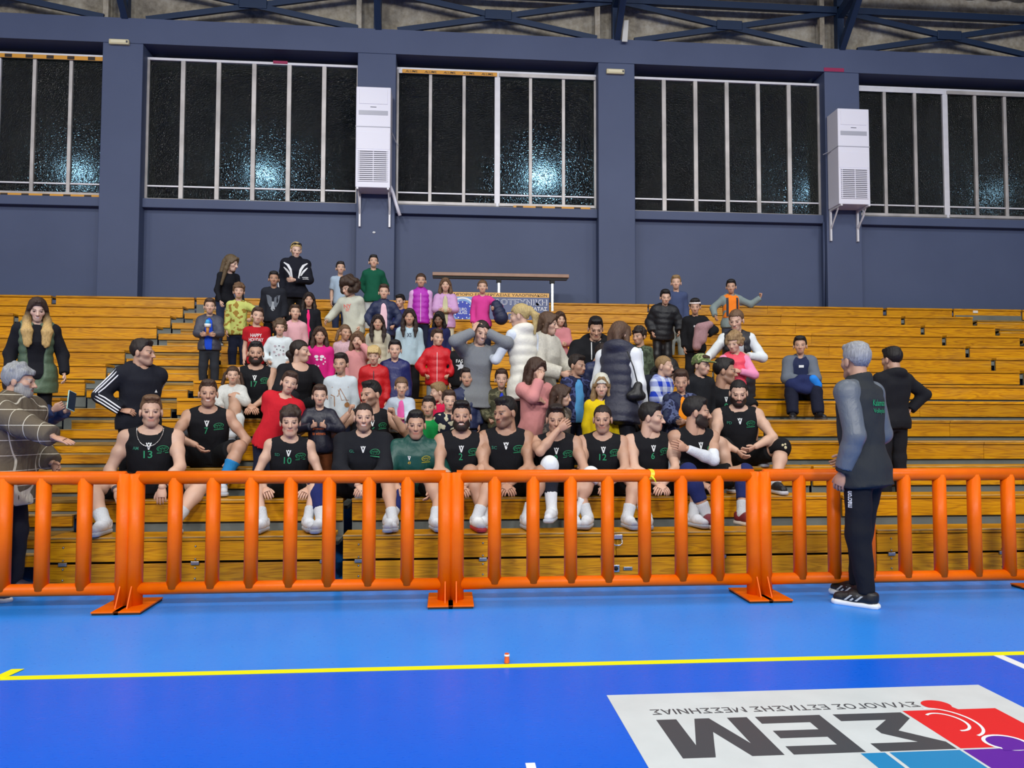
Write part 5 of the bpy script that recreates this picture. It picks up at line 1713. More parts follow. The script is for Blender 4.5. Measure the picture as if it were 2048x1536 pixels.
player('square-jawed player number 12 with shaved hair on the front bench', 1205, 808, num='12', skin='mid', hair=('buzz', 'dark'), smile=.5, build=1.14,
       L='clasp', R='clasp', legs=((.17, -.48, -.135, (.8, -1, .8)), (.15, -.48, -.135, (.8, -1, .8))), head=(-4, 4, 0))
player('player number 6 turning his head away to the right', 1303, 804, num='6', skin='light', hair=('short', 'black'), head=(68, 4, 0), face=10,
       L='clasp', R='clasp', legs=((.26, -.46, -.135, (1.4, -1, .7)), (.14, -.48, -.135, (.7, -1, .8))))
def white_sleeves(i):
    for sd in (1, -1): sleeve_part(i, sd, 'arm_sleeve', cloth((222, 228, 236), 'ribs'), .33, 1.0, .006)
    leg_tube(i, 1, 'knee_sock', cloth((34, 44, 96), 'ribs'), .12, .66, .008); leg_tube(i, -1, 'knee_sock', cloth((34, 44, 96), 'ribs'), .12, .66, .008)
player('player with white arm sleeves hugging himself and looking right', 1392, 792, skin='mid', hair=('short', 'black'), beard=('full',), head=(72, 2, 0), face=22,
       L=((-.62, -.34, -.16), (1, -.5, -.9), 'flat', (-1, .0, .25), (0, 1, 0)), R=((-.20, -.42, -.68), (.5, .6, -.4), 'drape'), lean=(14, 0),
       legs=((.26, -.44, -.135, (1.2, -1, .7)), (.08, -.46, -.135, (.5, -1, .8))), shoes=((112, 36, 42), (208, 200, 190)), extras=white_sleeves)
# second line of players
player('smiling player number 7 with bright blue socks on the second bench', 417, 758, 3, num='7', skin='mid', hair=('crop', 'brown'), smile=1, lean=(16, 0),
       R=((-.20, -.58, -.48), (1, 0, -.2), 'drape', (-.7, -.2, -.7)), L=((.12, -.34, -.74), (1, .5, 0), 'drape'),
       legs=((.15, -.42, -.135, (.9, -1, .8)), (.16, -.44, -.135, (.9, -1, .9))), socks=[((40, 132, 196), .62)]*2)
player('unsmiling bearded player number 17 high behind the red T-shirt boy', 512, 682, 5, num='17', skin='mid', hair=('crop', 'black'), beard=('full',), L='clasp', R='clasp', lean=(10, 0))
player('player number 16 looking left with both thumbs up', 742, 760, 3, num='16', skin='mid', hair=('crop', 'black'), beard=('short',), head=(-58, 4, 0), face=14,
       L=((.02, -.42, .0), (.9, .2, -1), 'thumb', (-.25, -.2, .95), (-1, -.1, 0)), R=((.12, -.36, .05), (.9, .2, -1), 'thumb', (-.25, -.2, .95), (-1, -.1, 0)))
player('player number 8 in a black T-shirt with his face turned away right', 1450, 715, 4, num='8', skin='tan', hair=('short', 'black'), head=(78, 4, 0), face=8,
       tops=[dict(t='tee', c=BK, sleeve=.36)], L='knee', R='knee', prints=[('V', -.01, .78, .035, .05, WHITE_INK), ('8', -.01, .62, .04, .075, (36, 150, 100)), ('E', .11, .70, .05, .05, GREEN)])
def black_pad(i):
    leg_tube(i, 1, 'knee_pad', cloth((18, 18, 22), 'plain'), -.22, .16, .012, .012)
    K_ = i['legs'][1][1]
    for k, (dx, dz, r) in enumerate(((-.01, .03, .012), (.012, .038, .010), (.012, .008, .016))):
        bm = bmesh.new(); bmesh.ops.create_uvsphere(bm, u_segments=10, v_segments=6, radius=r)
        bmesh.ops.scale(bm, vec=(1, .35, 1), verts=bm.verts); bmesh.ops.translate(bm, vec=Vector(K_+vec(dx, -.088*i['rs'], dz)), verts=bm.verts)
        bm_obj('pad_print', bm, print_mat((206, 198, 160)), i['root'], True)
player('bearded player with a black knee pad at the right end of the players', 1477, 758, 3, ini='PD', skin='light', hair=('buzz', 'black'), beard=('full',), head=(4, 14, 0), build=1.12,
       L=((-.12, -.55, -.55), (1, .2, -.2), 'drape', (-.8, -.3, -.4)), R=((-.22, -.55, -.62), (1, .2, -.2), 'drape', (-.6, -.4, -.6)), lean=(12, 0),
       legs=((.26, -.48, -.135, (1.3, -1, .8)), (.10, -.40, -.135, (.5, -1, .8))), extras=black_pad, shoes=((30, 30, 34), (200, 200, 204)))
player('player half hidden behind the woman in the navy padded vest', 1256, 722, 4, skin='mid', hair=('short', 'black'), L='knee', R='knee')

# ---------------------------------------------------------------- adults standing
def stripes_back(i): arm_stripes(i, (-1, 1), outd=(1, -.55, .15), e=.03)
TRI = ([(-.5, -.5), (.5, -.5), (0, .5)], [(0, 1, 2)])
person('man in a black hoodie with white sleeve stripes, hands on hips', 285, 677, y=7.0, zg=.462, kind='male', face=30, head=(34, 2, 0), skin='mid', hair=('short', 'dark'),
       L=((-.12, .28, -.72), (.3, 1, 0), 'drape'), R=((.04, -.12, -.66), (.9, .6, .05), 'drape', (-.7, -.6, -.1), (-.2, .6, -.6)), build=1.1,
       tops=[dict(t='hoodie', c=(24, 26, 36), hood=True)], bottom=BLK, prints=[(TRI, .10, .60, .032, .032, WHITE_INK)], extras=stripes_back, shoes=((30, 30, 34), (200, 200, 200)))
def child(i, name):
    for c in i['root'].children:
        if c.name.split('.')[0] == name: return c
def print_on(i, obj, v2, f2, c, look, rt, upv, rgb, name='lettering', lift=.005):
    """lay a flat print on a garment; look = direction of view on to it (figure frame)"""
    me = obj.data
    tree = BVHTree.FromPolygons([tuple(q.co) for q in me.vertices], [tuple(q.vertices) for q in me.polygons])
    d = Vector(look).normalized(); rt, upv = Vector(rt), Vector(upv); c = Vector(c); out = []
    for a, z_ in v2:
        hit = tree.ray_cast(c+rt*float(a)+upv*float(z_)-d*.5, d)
        out.append(hit[0]-d*lift if hit[0] is not None else None)
    good = [q for q in out if q is not None]
    if not good: return
    out = [q if q is not None else good[0] for q in out]
    m3 = bpy.data.meshes.new(name); m3.from_pydata(out, [], f2); m3.update(); link(name, m3, i['root'], print_mat(rgb))
def to_cam(i):
    """view direction from the camera on to the figure, in the figure's own frame, flat"""
    w = i['pos']-np.array([0, 0, i['pos'][2]]); w = w/np.linalg.norm(w)
    l = i['rot'].T@w; l[2] = 0; l = unit(l)
    return l, unit(np.cross(l, vec(0, 0, 1)))     # look, right as seen
def coach_extras(i):
    sleeve_part(i, 1, 'grey_sleeve', cloth((94, 102, 112), 'sheen'), 0, .93, .019, True)
    sleeve_part(i, -1, 'grey_sleeve', cloth((94, 102, 112), 'sheen'), 0, .93, .019, True)
    l, r = to_cam(i)
    tro = child(i, 'trousers'); hip, K_, An = i['legs'][1]
    v2, f2 = text_fit('macron', .11, .026, .02)
    print_on(i, tro, v2, f2, hip+(K_-hip)*.46-r*.05, l, (0, 0, 1), -r, (226, 230, 232))
    for sh in [c for c in i['root'].children if c.name.startswith('shoe')]:
        for k in range(3):
            for sx in (-1, 1):
                bm = bmesh.new(); x0_ = -.045-.032*k
                pts = [(sx*.0515, x0_, .040), (sx*.0515, x0_-.015, .040), (sx*.046, x0_+.022, .074), (sx*.046, x0_+.037, .074)]
                bm.faces.new([bm.verts.new(q) for q in pts]); bmesh.ops.solidify(bm, geom=bm.faces[:], thickness=.006)
                bm_obj('stripe', bm, print_mat((226, 230, 232)), sh)
person('grey haired man in a dark tracksuit standing with his back turned before the barrier', 1712, 683, y=5.06, zg=0, kind='male', face=-128, head=(-14, 0, 0), skin='mid',
       hair=('short', (150, 152, 156)), lean=(3, 0), L=((.06, -.04, -.95), (.3, 1, 0), 'relax'), R=((.0, -.30, -.78), (.6, .8, 0), 'relax'),
       tops=[dict(t='jacket', c=(44, 48, 52), collar=True, hem=-.20, e=.015)], bottom=tr_((20, 22, 30), cuff=.036, e=.018), shoes=((24, 24, 27), (226, 230, 232)),
       legs=((.07, .03, .079), (.10, -.12, .079)), prints=[('Kalamata 80', -.02, .76, .20, .042, (20, 150, 96), 'back'), ('Volleyball', .0, .66, .15, .038, (20, 150, 96), 'back')],
       extras=coach_extras)
person('dark haired man in a black hoodie, hand on hip, behind the grey haired man', 1783, 693, y=7.0, zg=.49, kind='male', face=-152, head=(18, 4, 0), skin='mid', hair=('short', 'black'),
       L='down', R=((.10, -.02, -.62), (1, .1, -.1), 'drape', (-.6, .3, -.5)), lean=(-3, 0),
       tops=[dict(t='hoodie', c=(24, 25, 30), hood=True)], bottom=tr_((24, 25, 31)), shoes=((24, 24, 26), (40, 40, 42)))
# left edge: man in plaid jacket, and the one filming behind him
person('grey bearded man in a brown plaid jacket reaching out his hand at the left edge', 40, 727, y=5.74, zg=0, kind='male', face=62, head=(10, 4, 0), skin='mid', hair=('tousled', (146, 148, 150)), beard=('full', (150, 148, 144)),
       build=1.14, lean=(8, 0), R=((.10, -.93, -.36), (.6, .3, -.8), 'flat', (-.1, -1, -.32), (-.2, .3, -1)), L=((.05, -.30, -.75), (.5, .8, 0), 'relax'),
       tops=[dict(t='jacket', c=(96, 86, 72), k='plaid', c2=(214, 208, 190), collar=True, hem=-.34, e=.042)], bottom=tr_((22, 24, 36), e=.022), shoes=((46, 40, 58), (220, 220, 224)))
ph_i = person('person in a navy padded jacket filming with a phone behind the plaid jacket man', 36, 746, y=6.30, zg=.245, kind='male', face=62, head=(0, 2, 0), skin='light', hair=('short', 'dark'), lean=(6, 0),
       R=((-.10, -.92, .06), (.7, .2, -1), 'grip', (-.2, -.85, .5), (-.7, .0, .3)), L=((-.22, -.94, .04), (.7, .2, -1), 'grip', (-.2, -.85, .5), (-.7, .0, .3)),
       tops=[dict(t='puffer', c=(38, 56, 96), collar=True)], bottom=tr_((24, 26, 32)), shoes=((30, 30, 30), (200, 200, 200)))
_w = ph_i['rot']@((ph_i['arms'][-1][2]+ph_i['arms'][1][2])/2+vec(0, -.10, .075))+ph_i['pos']
pq = Vector([float(q) for q in _w])
phone = empty('phone', pq); tag(phone, 'phone in a pale mint case held up to film', 'phone')
phone.rotation_euler = (math.radians(-14), math.radians(20), math.radians(68))
box('case', -.037, .037, -.004, .005, -.078, .078, plain('mint_case', (176, 214, 204), .4), phone, .003)
box('screen', -.034, .034, -.0055, -.004, -.073, .073, plain('dark_screen', (24, 36, 52), .15), phone)
# woman in green vest on the aisle
def lanyard(i): pass
person('woman with long brown and blond hair in an open green padded vest on the aisle', 76, 594, 4, dy=-.20, kind='female', face=12, head=(-10, 16, 0), skin='pale', hair=('longfront', (58, 42, 34), (198, 164, 104)), lean=(10, 0), smile=1,
       L=((.22, -.18, -.90), (.5, 1, 0), 'relax'), R=((.16, -.10, -.92), (.5, 1, 0), 'relax'), build=1.08,
       tops=[dict(t='long', c=(22, 23, 30), e=.024), dict(t='vest', c=(86, 106, 84), hood=True, open=.10, hem=-.42, e=.034, quilt=True, k='puffer')], bottom=tr_((18, 18, 24), e=.008), shoes=((20, 20, 22), (60, 60, 64)))

# back rows, women and children
wing = join2([stroke([(.52*sx, .5), (.34*sx, .34), (.22*sx, .05), (.13*sx, -.5)], [.05, .12, .11, .03]) for sx in (-1, 1)] + [stroke([(.52*sx, .22), (.40*sx, .05), (.29*sx, -.14), (.17*sx, -.5)], [.04, .09, .09, .03]) for sx in (-1, 1)])
def sung(i): i['on_head'](hair_mesh('glasses'), 'sunglasses', cloth((18, 18, 22), 'sheen'))
def wstripes(i): arm_stripes(i, (1, -1), outd=(1, -.2, .3), e=.026, n=2, ta=.12, tb=.8)
person('blonde woman in a black and white track jacket with sunglasses on her head', 593, 483, 10, kind='female', face=4, head=(6, 14, 0), skin='pale', hair=('pony', 'blond'), build=1.06,
       tops=[dict(t='jacket', c=(20, 22, 34), collar=True, e=.034)], bottom=BLK, L='belly', R=((.06, .06, -.9), (.4, 1, 0), 'relax'), prints=[(wing, 0, .66, .36, .27, (226, 228, 232))], extras=both(sung, wstripes))
person('woman with long dark blond hair in a fitted black top bending at the top left', 466, 509, 10, dy=-.1, kind='female', face=30, head=(28, 16, 0), skin='pale', hair=('longer', (96, 80, 58)), lean=(16, 0),
       tops=[dict(t='long', c=(18, 20, 28), e=.010)], bottom=JEANS, L=((.1, -.35, -.88), (.5, 1, 0), 'relax'), R=((.10, -.25, -.92), (.5, 1, 0), 'relax'))
def K(label, u, v, row, top, bot=BLK, hair=('short', 'brown'), face=0, hd=(0, 0, 0), L='down', R='down', **k):
    k.setdefault('skin', 'light'); k.setdefault('group', 'children in the stands')
    return person(label, u, v, row, kind='kid', tops=top if isinstance(top, list) else [top], bottom=bot, hair=hair, face=face, head=hd, L=L, R=R, **k)
def toy(i):
    c = (i['arms'][1][2]+i['arms'][-1][2])/2+vec(0, -.05, .06)
    for nm, z0, z1, r0, r1, col in (('toy_handle', -.06, .02, .014, .02, (196, 130, 52)), ('toy_band', .02, .06, .035, .04, (226, 226, 226)), ('toy_top', .06, .11, .036, .018, (60, 160, 214))):
        bm = bmesh.new(); add_tube(bm, c+vec(0, 0, z0), c+vec(0, 0, z1), r0, r1, 12); bm_obj(nm, bm, print_mat(col), i['root'], True)
K('boy in a grey padded jacket over a blue shirt holding a small toy', 420, 596, 7, [dict(t='tee', c=(28, 76, 206)), dict(t='puffer', c=(64, 66, 80), hood=True, open=.075)], tr_((40, 44, 52)), ('short', 'brown'), L='belly', R='belly', extras=toy)
K('boy in a yellow-green sweater with brown patches', 478, 566, 8, dict(t='long', c=(190, 198, 110), k='blotch', c2=(150, 118, 52)), NAVY, ('tousled', 'lbrown'), L=((.20, -.35, -.55), (1, .3, 0), 'fist'))
K('child in a red happy holiday T-shirt', 517, 614, 6, dict(t='tee', c=(176, 22, 34)), BLK, ('short', 'brown'), prints=[('HAPPY', 0, .76, .19, .06, WHITE_INK), ('HOLIDAY', 0, .62, .24, .065, WHITE_INK), (disc(0, 0, .5, .5, 12), [tuple(range(12))]) and ((disc(0, 0, .5, .5, 12), [tuple(range(12))]), -.02, .44, .14, .06, WHITE_INK)], hd=(8, 0, 6))
WOLF = join2([([(-.5, .5), (-.3, .46), (-.1, .28), (-.06, -.3), (-.22, -.45), (-.4, -.1)], [(0, 1, 2, 3, 4, 5)]), ([(.5, .5), (.3, .46), (.1, .28), (.06, -.3), (.22, -.45), (.4, -.1)], [(5, 4, 3, 2, 1, 0)])])
WOLF2 = join2([([(-.10, .2), (.10, .2), (.2, -.36), (.06, -.5), (-.06, -.5), (-.2, -.36)], [tuple(range(6))[::-1]])])
NOSE = (disc(0, 0, .5, .4, 12), [tuple(range(12))])
K('boy in a black sweatshirt with a wolf face', 548, 542, 9, dict(t='long', c=(30, 33, 42), e=.03), BLK, ('short', 'black'), skin='tan', prints=[(WOLF, 0, .56, .26, .26, (92, 100, 112)), (WOLF2, 0, .46, .20, .26, (150, 158, 168)), (NOSE, 0, .26, .07, .05, (20, 20, 24))])
K('small boy in a pale blue shirt before the wall', 681, 523, 11, dict(t='tee', c=(160, 180, 200), sleeve=.42), JEANS, ('short', 'dark'), hd=(6, -4, 0))
K('boy in a dark green hoodie before the wall', 747, 510, 11, dict(t='hoodie', c=(14, 84, 62), hood=True), tr_((180, 184, 186)), ('short', 'black'), hd=(4, -6, 0), L='back', R='back')
K('girl with big curly brown hair in a pale grey sweater', 694, 558, 8, dict(t='long', c=(190, 192, 178), e=.032), BLK, ('bigcurly', (62, 46, 36)), face=-12, hd=(-40, 18, 0), lean=(8, -4), R=((.46, -.30, -.68), (.6, .3, -.6), 'relax'), L=((.06, -.06, -.9), (.4, 1, 0), 'relax'), prints=[('NY', -.03, .76, .14, .07, (236, 110, 98)), ('NY', -.03, .64, .07, .06, (236, 110, 98))])
K('child in an open navy padded jacket over a pink top', 768, 568, 8, [dict(t='long', c=(226, 188, 200)), dict(t='puffer', c=(32, 42, 76), open=.07, collar=True)], NAVY, ('short', 'brown'), L='pocket', R='pocket')
K('dark haired child whose head shows beside the magenta vest girl', 800, 588, 9, dict(t='long', c=(40, 48, 110)), BLK, ('short', 'black'), hd=(-30, 10, 0), dy=.12)
K('girl in a magenta padded vest', 842, 546, 9, [dict(t='long', c=(214, 168, 214)), dict(t='vest', c=(170, 36, 172), collar=True, zip=(226, 190, 220))], NAVY, ('tied', 'brown'), skin='mid')
K('girl in a lilac padded jacket and cream trousers', 891, 555, 9, [dict(t='long', c=(190, 186, 150)), dict(t='puffer', c=(194, 150, 196), open=.06, hem=-.22)], tr_((200, 194, 168)), ('bob', 'lbrown'), L='belly', R='belly', dy=-.05)
def held_coat(i):
    a, E_, W_ = i['arms'][1][:3]
    f = Field(np.minimum(E_, W_)-.22, np.maximum(E_, W_)+.16, .013)
    c = (E_+W_)/2
    f.cone(c+vec(-.02, -.03, .03), c+vec(.05, -.04, -.15), .07, .09, .04, (.07, .012)); f.cone(c+vec(-.02, .03, .02), c+vec(.03, .05, -.12), .06, .07, .04, (.07, .012))
    V, Q = f.mesh(); m3 = mesh_np('held_coat', V, Q)
    o = link('coat', m3, None, cloth((30, 38, 70), 'puffer')); o.matrix_world = Matrix.Translation(Vector(i['pos'])) @ Matrix.Rotation(math.atan2(i['rot'][1][0], i['rot'][0][0]), 4, 'Z')
    tag(o, 'navy padded coat hanging over the arm of the pink sweater girl', 'coat')
K('girl in a hot pink sweater carrying a navy coat', 965, 559, 9, dict(t='long', c=(208, 62, 146)), NAVY, ('pony', 'lbrown'), L=((.20, -.42, -.40), (1, .3, -.4), 'fist'), extras=held_coat)
K('boy in a light pink hoodie behind the curly girl', 590, 609, 7, dict(t='hoodie', c=(214, 164, 172), hood=True), JEANS, ('short', 'brown'), hd=(6, -4, 0))
K('girl in a black jacket with a bright pink collar', 618, 584, 8, [dict(t='tee', c=(232, 40, 116)), dict(t='jacket', c=(20, 22, 30), open=.03, zip=(200, 200, 204))], BLK, ('long', 'dark'), skin='mid')
ANIM = join2([(disc(x, y, .10, .08, 9), [tuple(range(9))]) for x, y in ((-.3, .35), (.3, .3), (-.36, -.1), (.0, -.3), (.34, -.25))])
ANIM2 = join2([(disc(x, y, .05, .04, 7), [tuple(range(7))]) for x, y in ((0, .35), (.1, .05), (-.15, .1), (-.2, -.35), (.3, .0))])
K('curly haired child in a white sweatshirt with small animal prints', 560, 638, 6, dict(t='long', c=(208, 218, 222), e=.03), BLK, ('curly', (86, 66, 48)), prints=[(ANIM, 0, .55, .24, .24, (176, 160, 170)), (ANIM2, 0, .55, .26, .26, (70, 70, 80))], L='pocket', R='pocket')
BFLY = join2([(disc(-.28, .18, .22, .16, 10), [tuple(range(10))]), (disc(.28, .18, .22, .16, 10), [tuple(range(10))]), (disc(-.2, -.12, .14, .12, 10), [tuple(range(10))]), (disc(.2, -.12, .14, .12, 10), [tuple(range(10))])])
HEARTS = join2([(disc(x, y, .07, .07, 8), [tuple(range(8))]) for x, y in ((.48, .1), (.5, -.15), (.36, -.3), (-.3, -.4), (-.05, -.45))])
K('girl with long brown hair in a hot pink butterfly sweatshirt', 640, 652, 5, dict(t='long', c=(212, 34, 128), e=.026), BLK, ('long', 'brown'), skin='mid', prints=[(BFLY, 0, .66, .17, .17, (236, 232, 236)), (HEARTS, 0, .62, .2, .24, (240, 200, 222))])
K('girl with pigtails in a fluffy pale pink top', 690, 648, 6, dict(t='long', c=(222, 186, 196), k='fleece', e=.03, hood=True), BLK, ('pigtails', 'lbrown'), skin='mid', hd=(24, 2, 0))
K('girl with very long dark hair in a cream padded vest', 756, 628, 6, [dict(t='long', c=(180, 176, 160)), dict(t='vest', c=(186, 178, 154), collar=True)], BLK, ('longsplit', (46, 34, 32)), skin='mid')
K('girl with long dark hair in a pale blue sweatshirt', 819, 616, 6, dict(t='hoodie', c=(172, 196, 208)), BLK, ('longsplit', (48, 36, 32)), skin='mid', prints=[('XS', .0, .80, .08, .07, (40, 48, 72))])
K('dark skinned girl in navy and pink behind the red jacket boy', 878, 622, 7, [dict(t='long', c=(30, 34, 78), e=.03), dict(t='vest', c=(196, 40, 110), open=.09, hem=.35, quilt=False)], NAVY, ('bob', 'black'), skin='dark', hd=(-14, 10, 0))
K('boy in a scarlet padded jacket, hands in pockets', 874, 657, 5, dict(t='puffer', c=(198, 20, 34), zip=(226, 180, 184), collar=True), tr_((132, 142, 150)), ('short', 'brown'), hd=(24, 0, 0), L='pocket', R='pocket')
STAR = ([(.5*math.sin(a)*(1 if k % 2 == 0 else .42), .5*math.cos(a)*(1 if k % 2 == 0 else .42)) for k, a in enumerate(np.linspace(0, 2*math.pi, 11)[:-1])], [tuple(range(10))])
K('blond child in a black star sweatshirt behind the grey sweater woman', 922, 664, 5, dict(t='long', c=(20, 21, 26), e=.028), BLK, ('tousled', 'dblond'), prints=[('FAST', .0, .72, .17, .06, WHITE_INK), (STAR, .0, .54, .2, .17, (200, 204, 210))])
K('boy in a shiny royal and navy jacket', 790, 679, 4, dict(t='jacket', c=(30, 36, 96), k='sheen', hood=True, e=.034, hem=-.24), BLK, ('short', 'black'), L='down', R='down')
K('small blond child in a scarlet padded jacket', 748, 690, 4, dict(t='puffer', c=(190, 20, 28), zip=(44, 44, 54), hood=True, hem=-.26), BLK, ('fringe', 'blond'), dy=-.12, hd=(-8, 8, 0))
K('girl in dusty pink raising her hand to her face', 716, 662, 5, dict(t='long', c=(204, 140, 140), e=.028), BLK, ('long', 'lbrown'), dy=-.10, hd=(-10, 4, 0), L=((-.14, -.38, .36), (.7, .1, -1), 'grip', (-.6, -.2, .6), (-.5, 1, 0)))
WEB = join2([stroke([(0, .36), (-.1, .0), (-.5, -.1)], .03), stroke([(0, .36), (.3, -.1), (.5, -.5)], .03), stroke([(-.45, .4), (.45, .42)], .03), stroke([(-.1, .3), (.1, -.2), (.46, -.2)], .03), stroke([(-.5, .05), (-.3, -.02), (-.28, -.5)], .04), (disc(.38, -.42, .14, .12, 10), [tuple(range(10))])])
K('boy in a pale grey sweatshirt with thin brown line print', 682, 705, 3, dict(t='long', c=(196, 206, 212), e=.026), NAVY, ('short', 'dark'), skin='mid', hd=(-16, 2, 0), prints=[(WEB, 0, .55, .26, .3, (160, 112, 66))])
K('stocky boy in a red T-shirt leaning to the left', 585, 742, 2, dict(t='tee', c=(196, 28, 42), e=.026, sleeve=.34, hem=-.2), NAVY, ('short', 'brown'), build=1.22, lean=(4, 20), face=-10, hd=(16, 0, 14), L='back', R=((.12, -.12, -.95), (.4, 1, 0), 'relax'))
K('boy in a navy sweatshirt giving two small thumbs up', 640, 768, 2, dict(t='long', c=(24, 26, 44), e=.026, k='sheen'), tr_((122, 66, 34), k='fleece'), ('short', 'brown'), L=((-.10, -.44, -.34), (1, .2, -.6), 'thumb', (-.6, -.6, .4), (-.8, .5, 0)), R=((-.10, -.44, -.34), (1, .2, -.6), 'thumb', (-.6, -.6, .4), (-.8, .5, 0)),
  prints=[('promotion', 0, .52, .16, .045, (214, 104, 42)), ('to winners', 0, .40, .18, .045, (214, 104, 42))])
person('little girl in a white fleece sitting beside player 17', 466, 731, 5, 'sit', dy=-.30, kind='kid', tops=[dict(t='jacket', c=(226, 228, 224), k='fleece', e=.036)], bottom=tr_((196, 200, 200)), hair=('pigtails', 'brown'), skin='light', L='chest', R='knee', hk_mul=1.0, group='children in the stands')
K('girl in a shiny silver jacket over a pink shirt', 803, 753, 3, [dict(t='tee', c=(222, 96, 166)), dict(t='jacket', c=(186, 200, 216), k='sheen', open=.06)], BLK, ('pony', 'lbrown'), hd=(4, 6, 0), L='belly', R='pocket')
K('boy in a bright green football shirt', 858, 791, 2, dict(t='tee', c=(16, 140, 66), sleeve=.1), BLK, ('crop', 'dark'), skin='mid', hd=(-10, 2, 0), prints=[('champs', -.02, .44, .16, .04, WHITE_INK)])
K('child in a raspberry jacket turned to the left', 874, 764, 3, dict(t='hoodie', c=(206, 26, 72), hood=True), BLK, ('short', 'dblond'), face=-40, hd=(-40, 12, 0))
K('small boy in a dark jacket patterned with white marks', 898, 779, 2, dict(t='jacket', c=(26, 30, 46), k='blotch', c2=(206, 200, 170)), BLK, ('short', 'brown'), hd=(8, 0, 0))
K('boy in a navy padded jacket behind player number 2', 934, 734, 3, [dict(t='tee', c=(214, 212, 190)), dict(t='puffer', c=(34, 44, 80), open=.055, hood=True)], JEANS, ('short', 'dark'), skin='mid', L='down', R='pocket')
K('boy in a green camouflage jacket over a blue shirt', 1003, 737, 3, [dict(t='tee', c=(40, 64, 200)), dict(t='jacket', c=(106, 104, 80), k='camo', c2=(70, 70, 52), open=.05, hood=True, e=.04)], BLK, ('short', 'brown'), L='down', R='pocket')
K('girl in a long salmon coat with a fur hood hiding her face', 1075, 714, 2, [dict(t='coat', c=(204, 136, 134), k='plain', hem=-.50, e=.032), dict(t='vest', c=(110, 78, 62), k='fleece', hem=.93, e=.03, hood=True, quilt=False, n='fur_hood')], BLK, ('long', 'brown'), face=18, hd=(26, 12, 0), dy=.14, R=((-.26, -.40, .22), (.5, -.2, -1), 'relax', (-.3, .1, .9), (-.4, 1, 0)), L=((-.16, -.30, -.30), (.7, .3, -1), 'relax'))
K('girl with smooth brown hair and a mottled grey coat behind player 9', 1124, 768, 2, dict(t='coat', c=(120, 110, 100), k='camo', c2=(70, 66, 66), hem=-.4), BLK, ('long', 'brown'), face=50, hd=(30, 8, 0))
K('boy in a navy camouflage hoodie over a sky blue T-shirt', 1155, 708, 3, [dict(t='tee', c=(88, 160, 214)), dict(t='jacket', c=(72, 82, 128), k='camo', c2=(30, 34, 66), open=.07, hood=True)], NAVY, ('short', 'dark'), skin='mid', face=20, hd=(34, 6, 0))
def beanie(i): i['on_head'](hair_mesh('beanie'), 'white_beanie', cloth((232, 230, 214), 'fleece'))
FIG = join2([(disc(-.1, .2, .3, .25, 10), [tuple(range(10))]), (disc(-.2, -.25, .2, .22, 10), [tuple(range(10))])])
FIG2 = join2([(disc(.16, .05, .2, .22, 10), [tuple(range(10))]), (disc(.1, -.35, .16, .12, 10), [tuple(range(10))])])
K('girl in a bright yellow sweatshirt and white hat', 1203, 750, 2, dict(t='hoodie', c=(226, 196, 18)), BLK, ('long', 'dblond'), extras=beanie, prints=[(FIG, -.02, .58, .2, .22, (210, 70, 96)), (FIG2, -.02, .56, .2, .22, (238, 206, 190))])
person('woman in a grey knit sweater with both hands on her head', 967, 640, 3, dy=.04, kind='female', face=8, head=(10, 14, 8), skin='light', hair=('tied', 'dark'), smile=1, lean=(8, 3), build=1.05,
       tops=[dict(t='long', c=(126, 130, 134), k='ribs', e=.026, hem=-.24)], bottom=BLK, L=((-.14, -.26, .40), (1, -.5, -.5), 'spread', (-.35, .25, .8), (-.8, .5, 0)), R=((-.12, -.26, .38), (1, -.5, -.5), 'spread', (-.35, .25, .8), (-.8, .5, 0)))
person('blonde woman seen from behind in a cream padded vest touching the grey sweater woman', 1037, 607, 3, dy=-.1, kind='female', face=-142, head=(34, 10, 0), skin='light', hair=('pony', (182, 160, 106)), lean=(4, 0), build=.88,
       tops=[dict(t='long', c=(206, 214, 224), e=.012), dict(t='vest', c=(222, 220, 208), hood=True, hem=-.26, e=.02)], bottom=BLK, L=((.10, -.60, -.30), (.6, .3, -1), 'grip', (.1, -1, .2)), R='down')
person('woman with shoulder-length brown hair in a cream fleece facing right', 1098, 623, 3, dy=.24, kind='female', face=58, head=(12, 8, 0), skin='light', hair=('bob', (84, 62, 46)), lean=(8, 0), build=1.1,
       tops=[dict(t='jacket', c=(222, 218, 204), k='fleece', e=.045)], bottom=NAVY, R=((-.05, -.50, -.62), (.6, .6, -.4), 'relax'), L=((.0, -.5, -.6), (.6, .5, 0), 'relax'))
K('child in a dusty pink jacket behind the cream fleece woman', 1120, 622, 7, dict(t='jacket', c=(190, 122, 128)), BLK, ('long', 'brown'), hd=(20, 6, 0), L='belly', R='belly')
def cords(i):
    for x in (-.05, .05):
        strip_on(i['root'], 'hood_cord', i['tree_geo'], [(x, i['P']+i['up']*i['sp']*t) for t in np.linspace(.62, .98, 8)], .012, print_mat((206, 208, 210)))
person('teenager in a black hoodie with white cords bending his head', 1192, 633, 6, 'sit', kind='male', face=0, head=(6, 22, 0), skin='mid', hair=('short', 'black'), stubble=False, lean=(16, 0), build=1.0, tops=[dict(t='hoodie', c=(19, 20, 25), hood=True)], bottom=BLK, L='knee', R='knee', extras=cords)
BADGE = ([(-.5, -.5), (.5, -.5), (.5, .5), (-.5, .5)], [(0, 1, 2, 3)])
K('child in a navy jacket with red and green badges bowing down', 1212, 688, 4, dict(t='jacket', c=(30, 40, 78), k='sheen', e=.036), NAVY, ('short', 'dark'), skin='tan', face=34, hd=(20, 30, 0), lean=(20, 0), prints=[(BADGE, -.09, .62, .05, .025, (206, 80, 90)), (BADGE, -.09, .54, .06, .03, (140, 196, 70))])
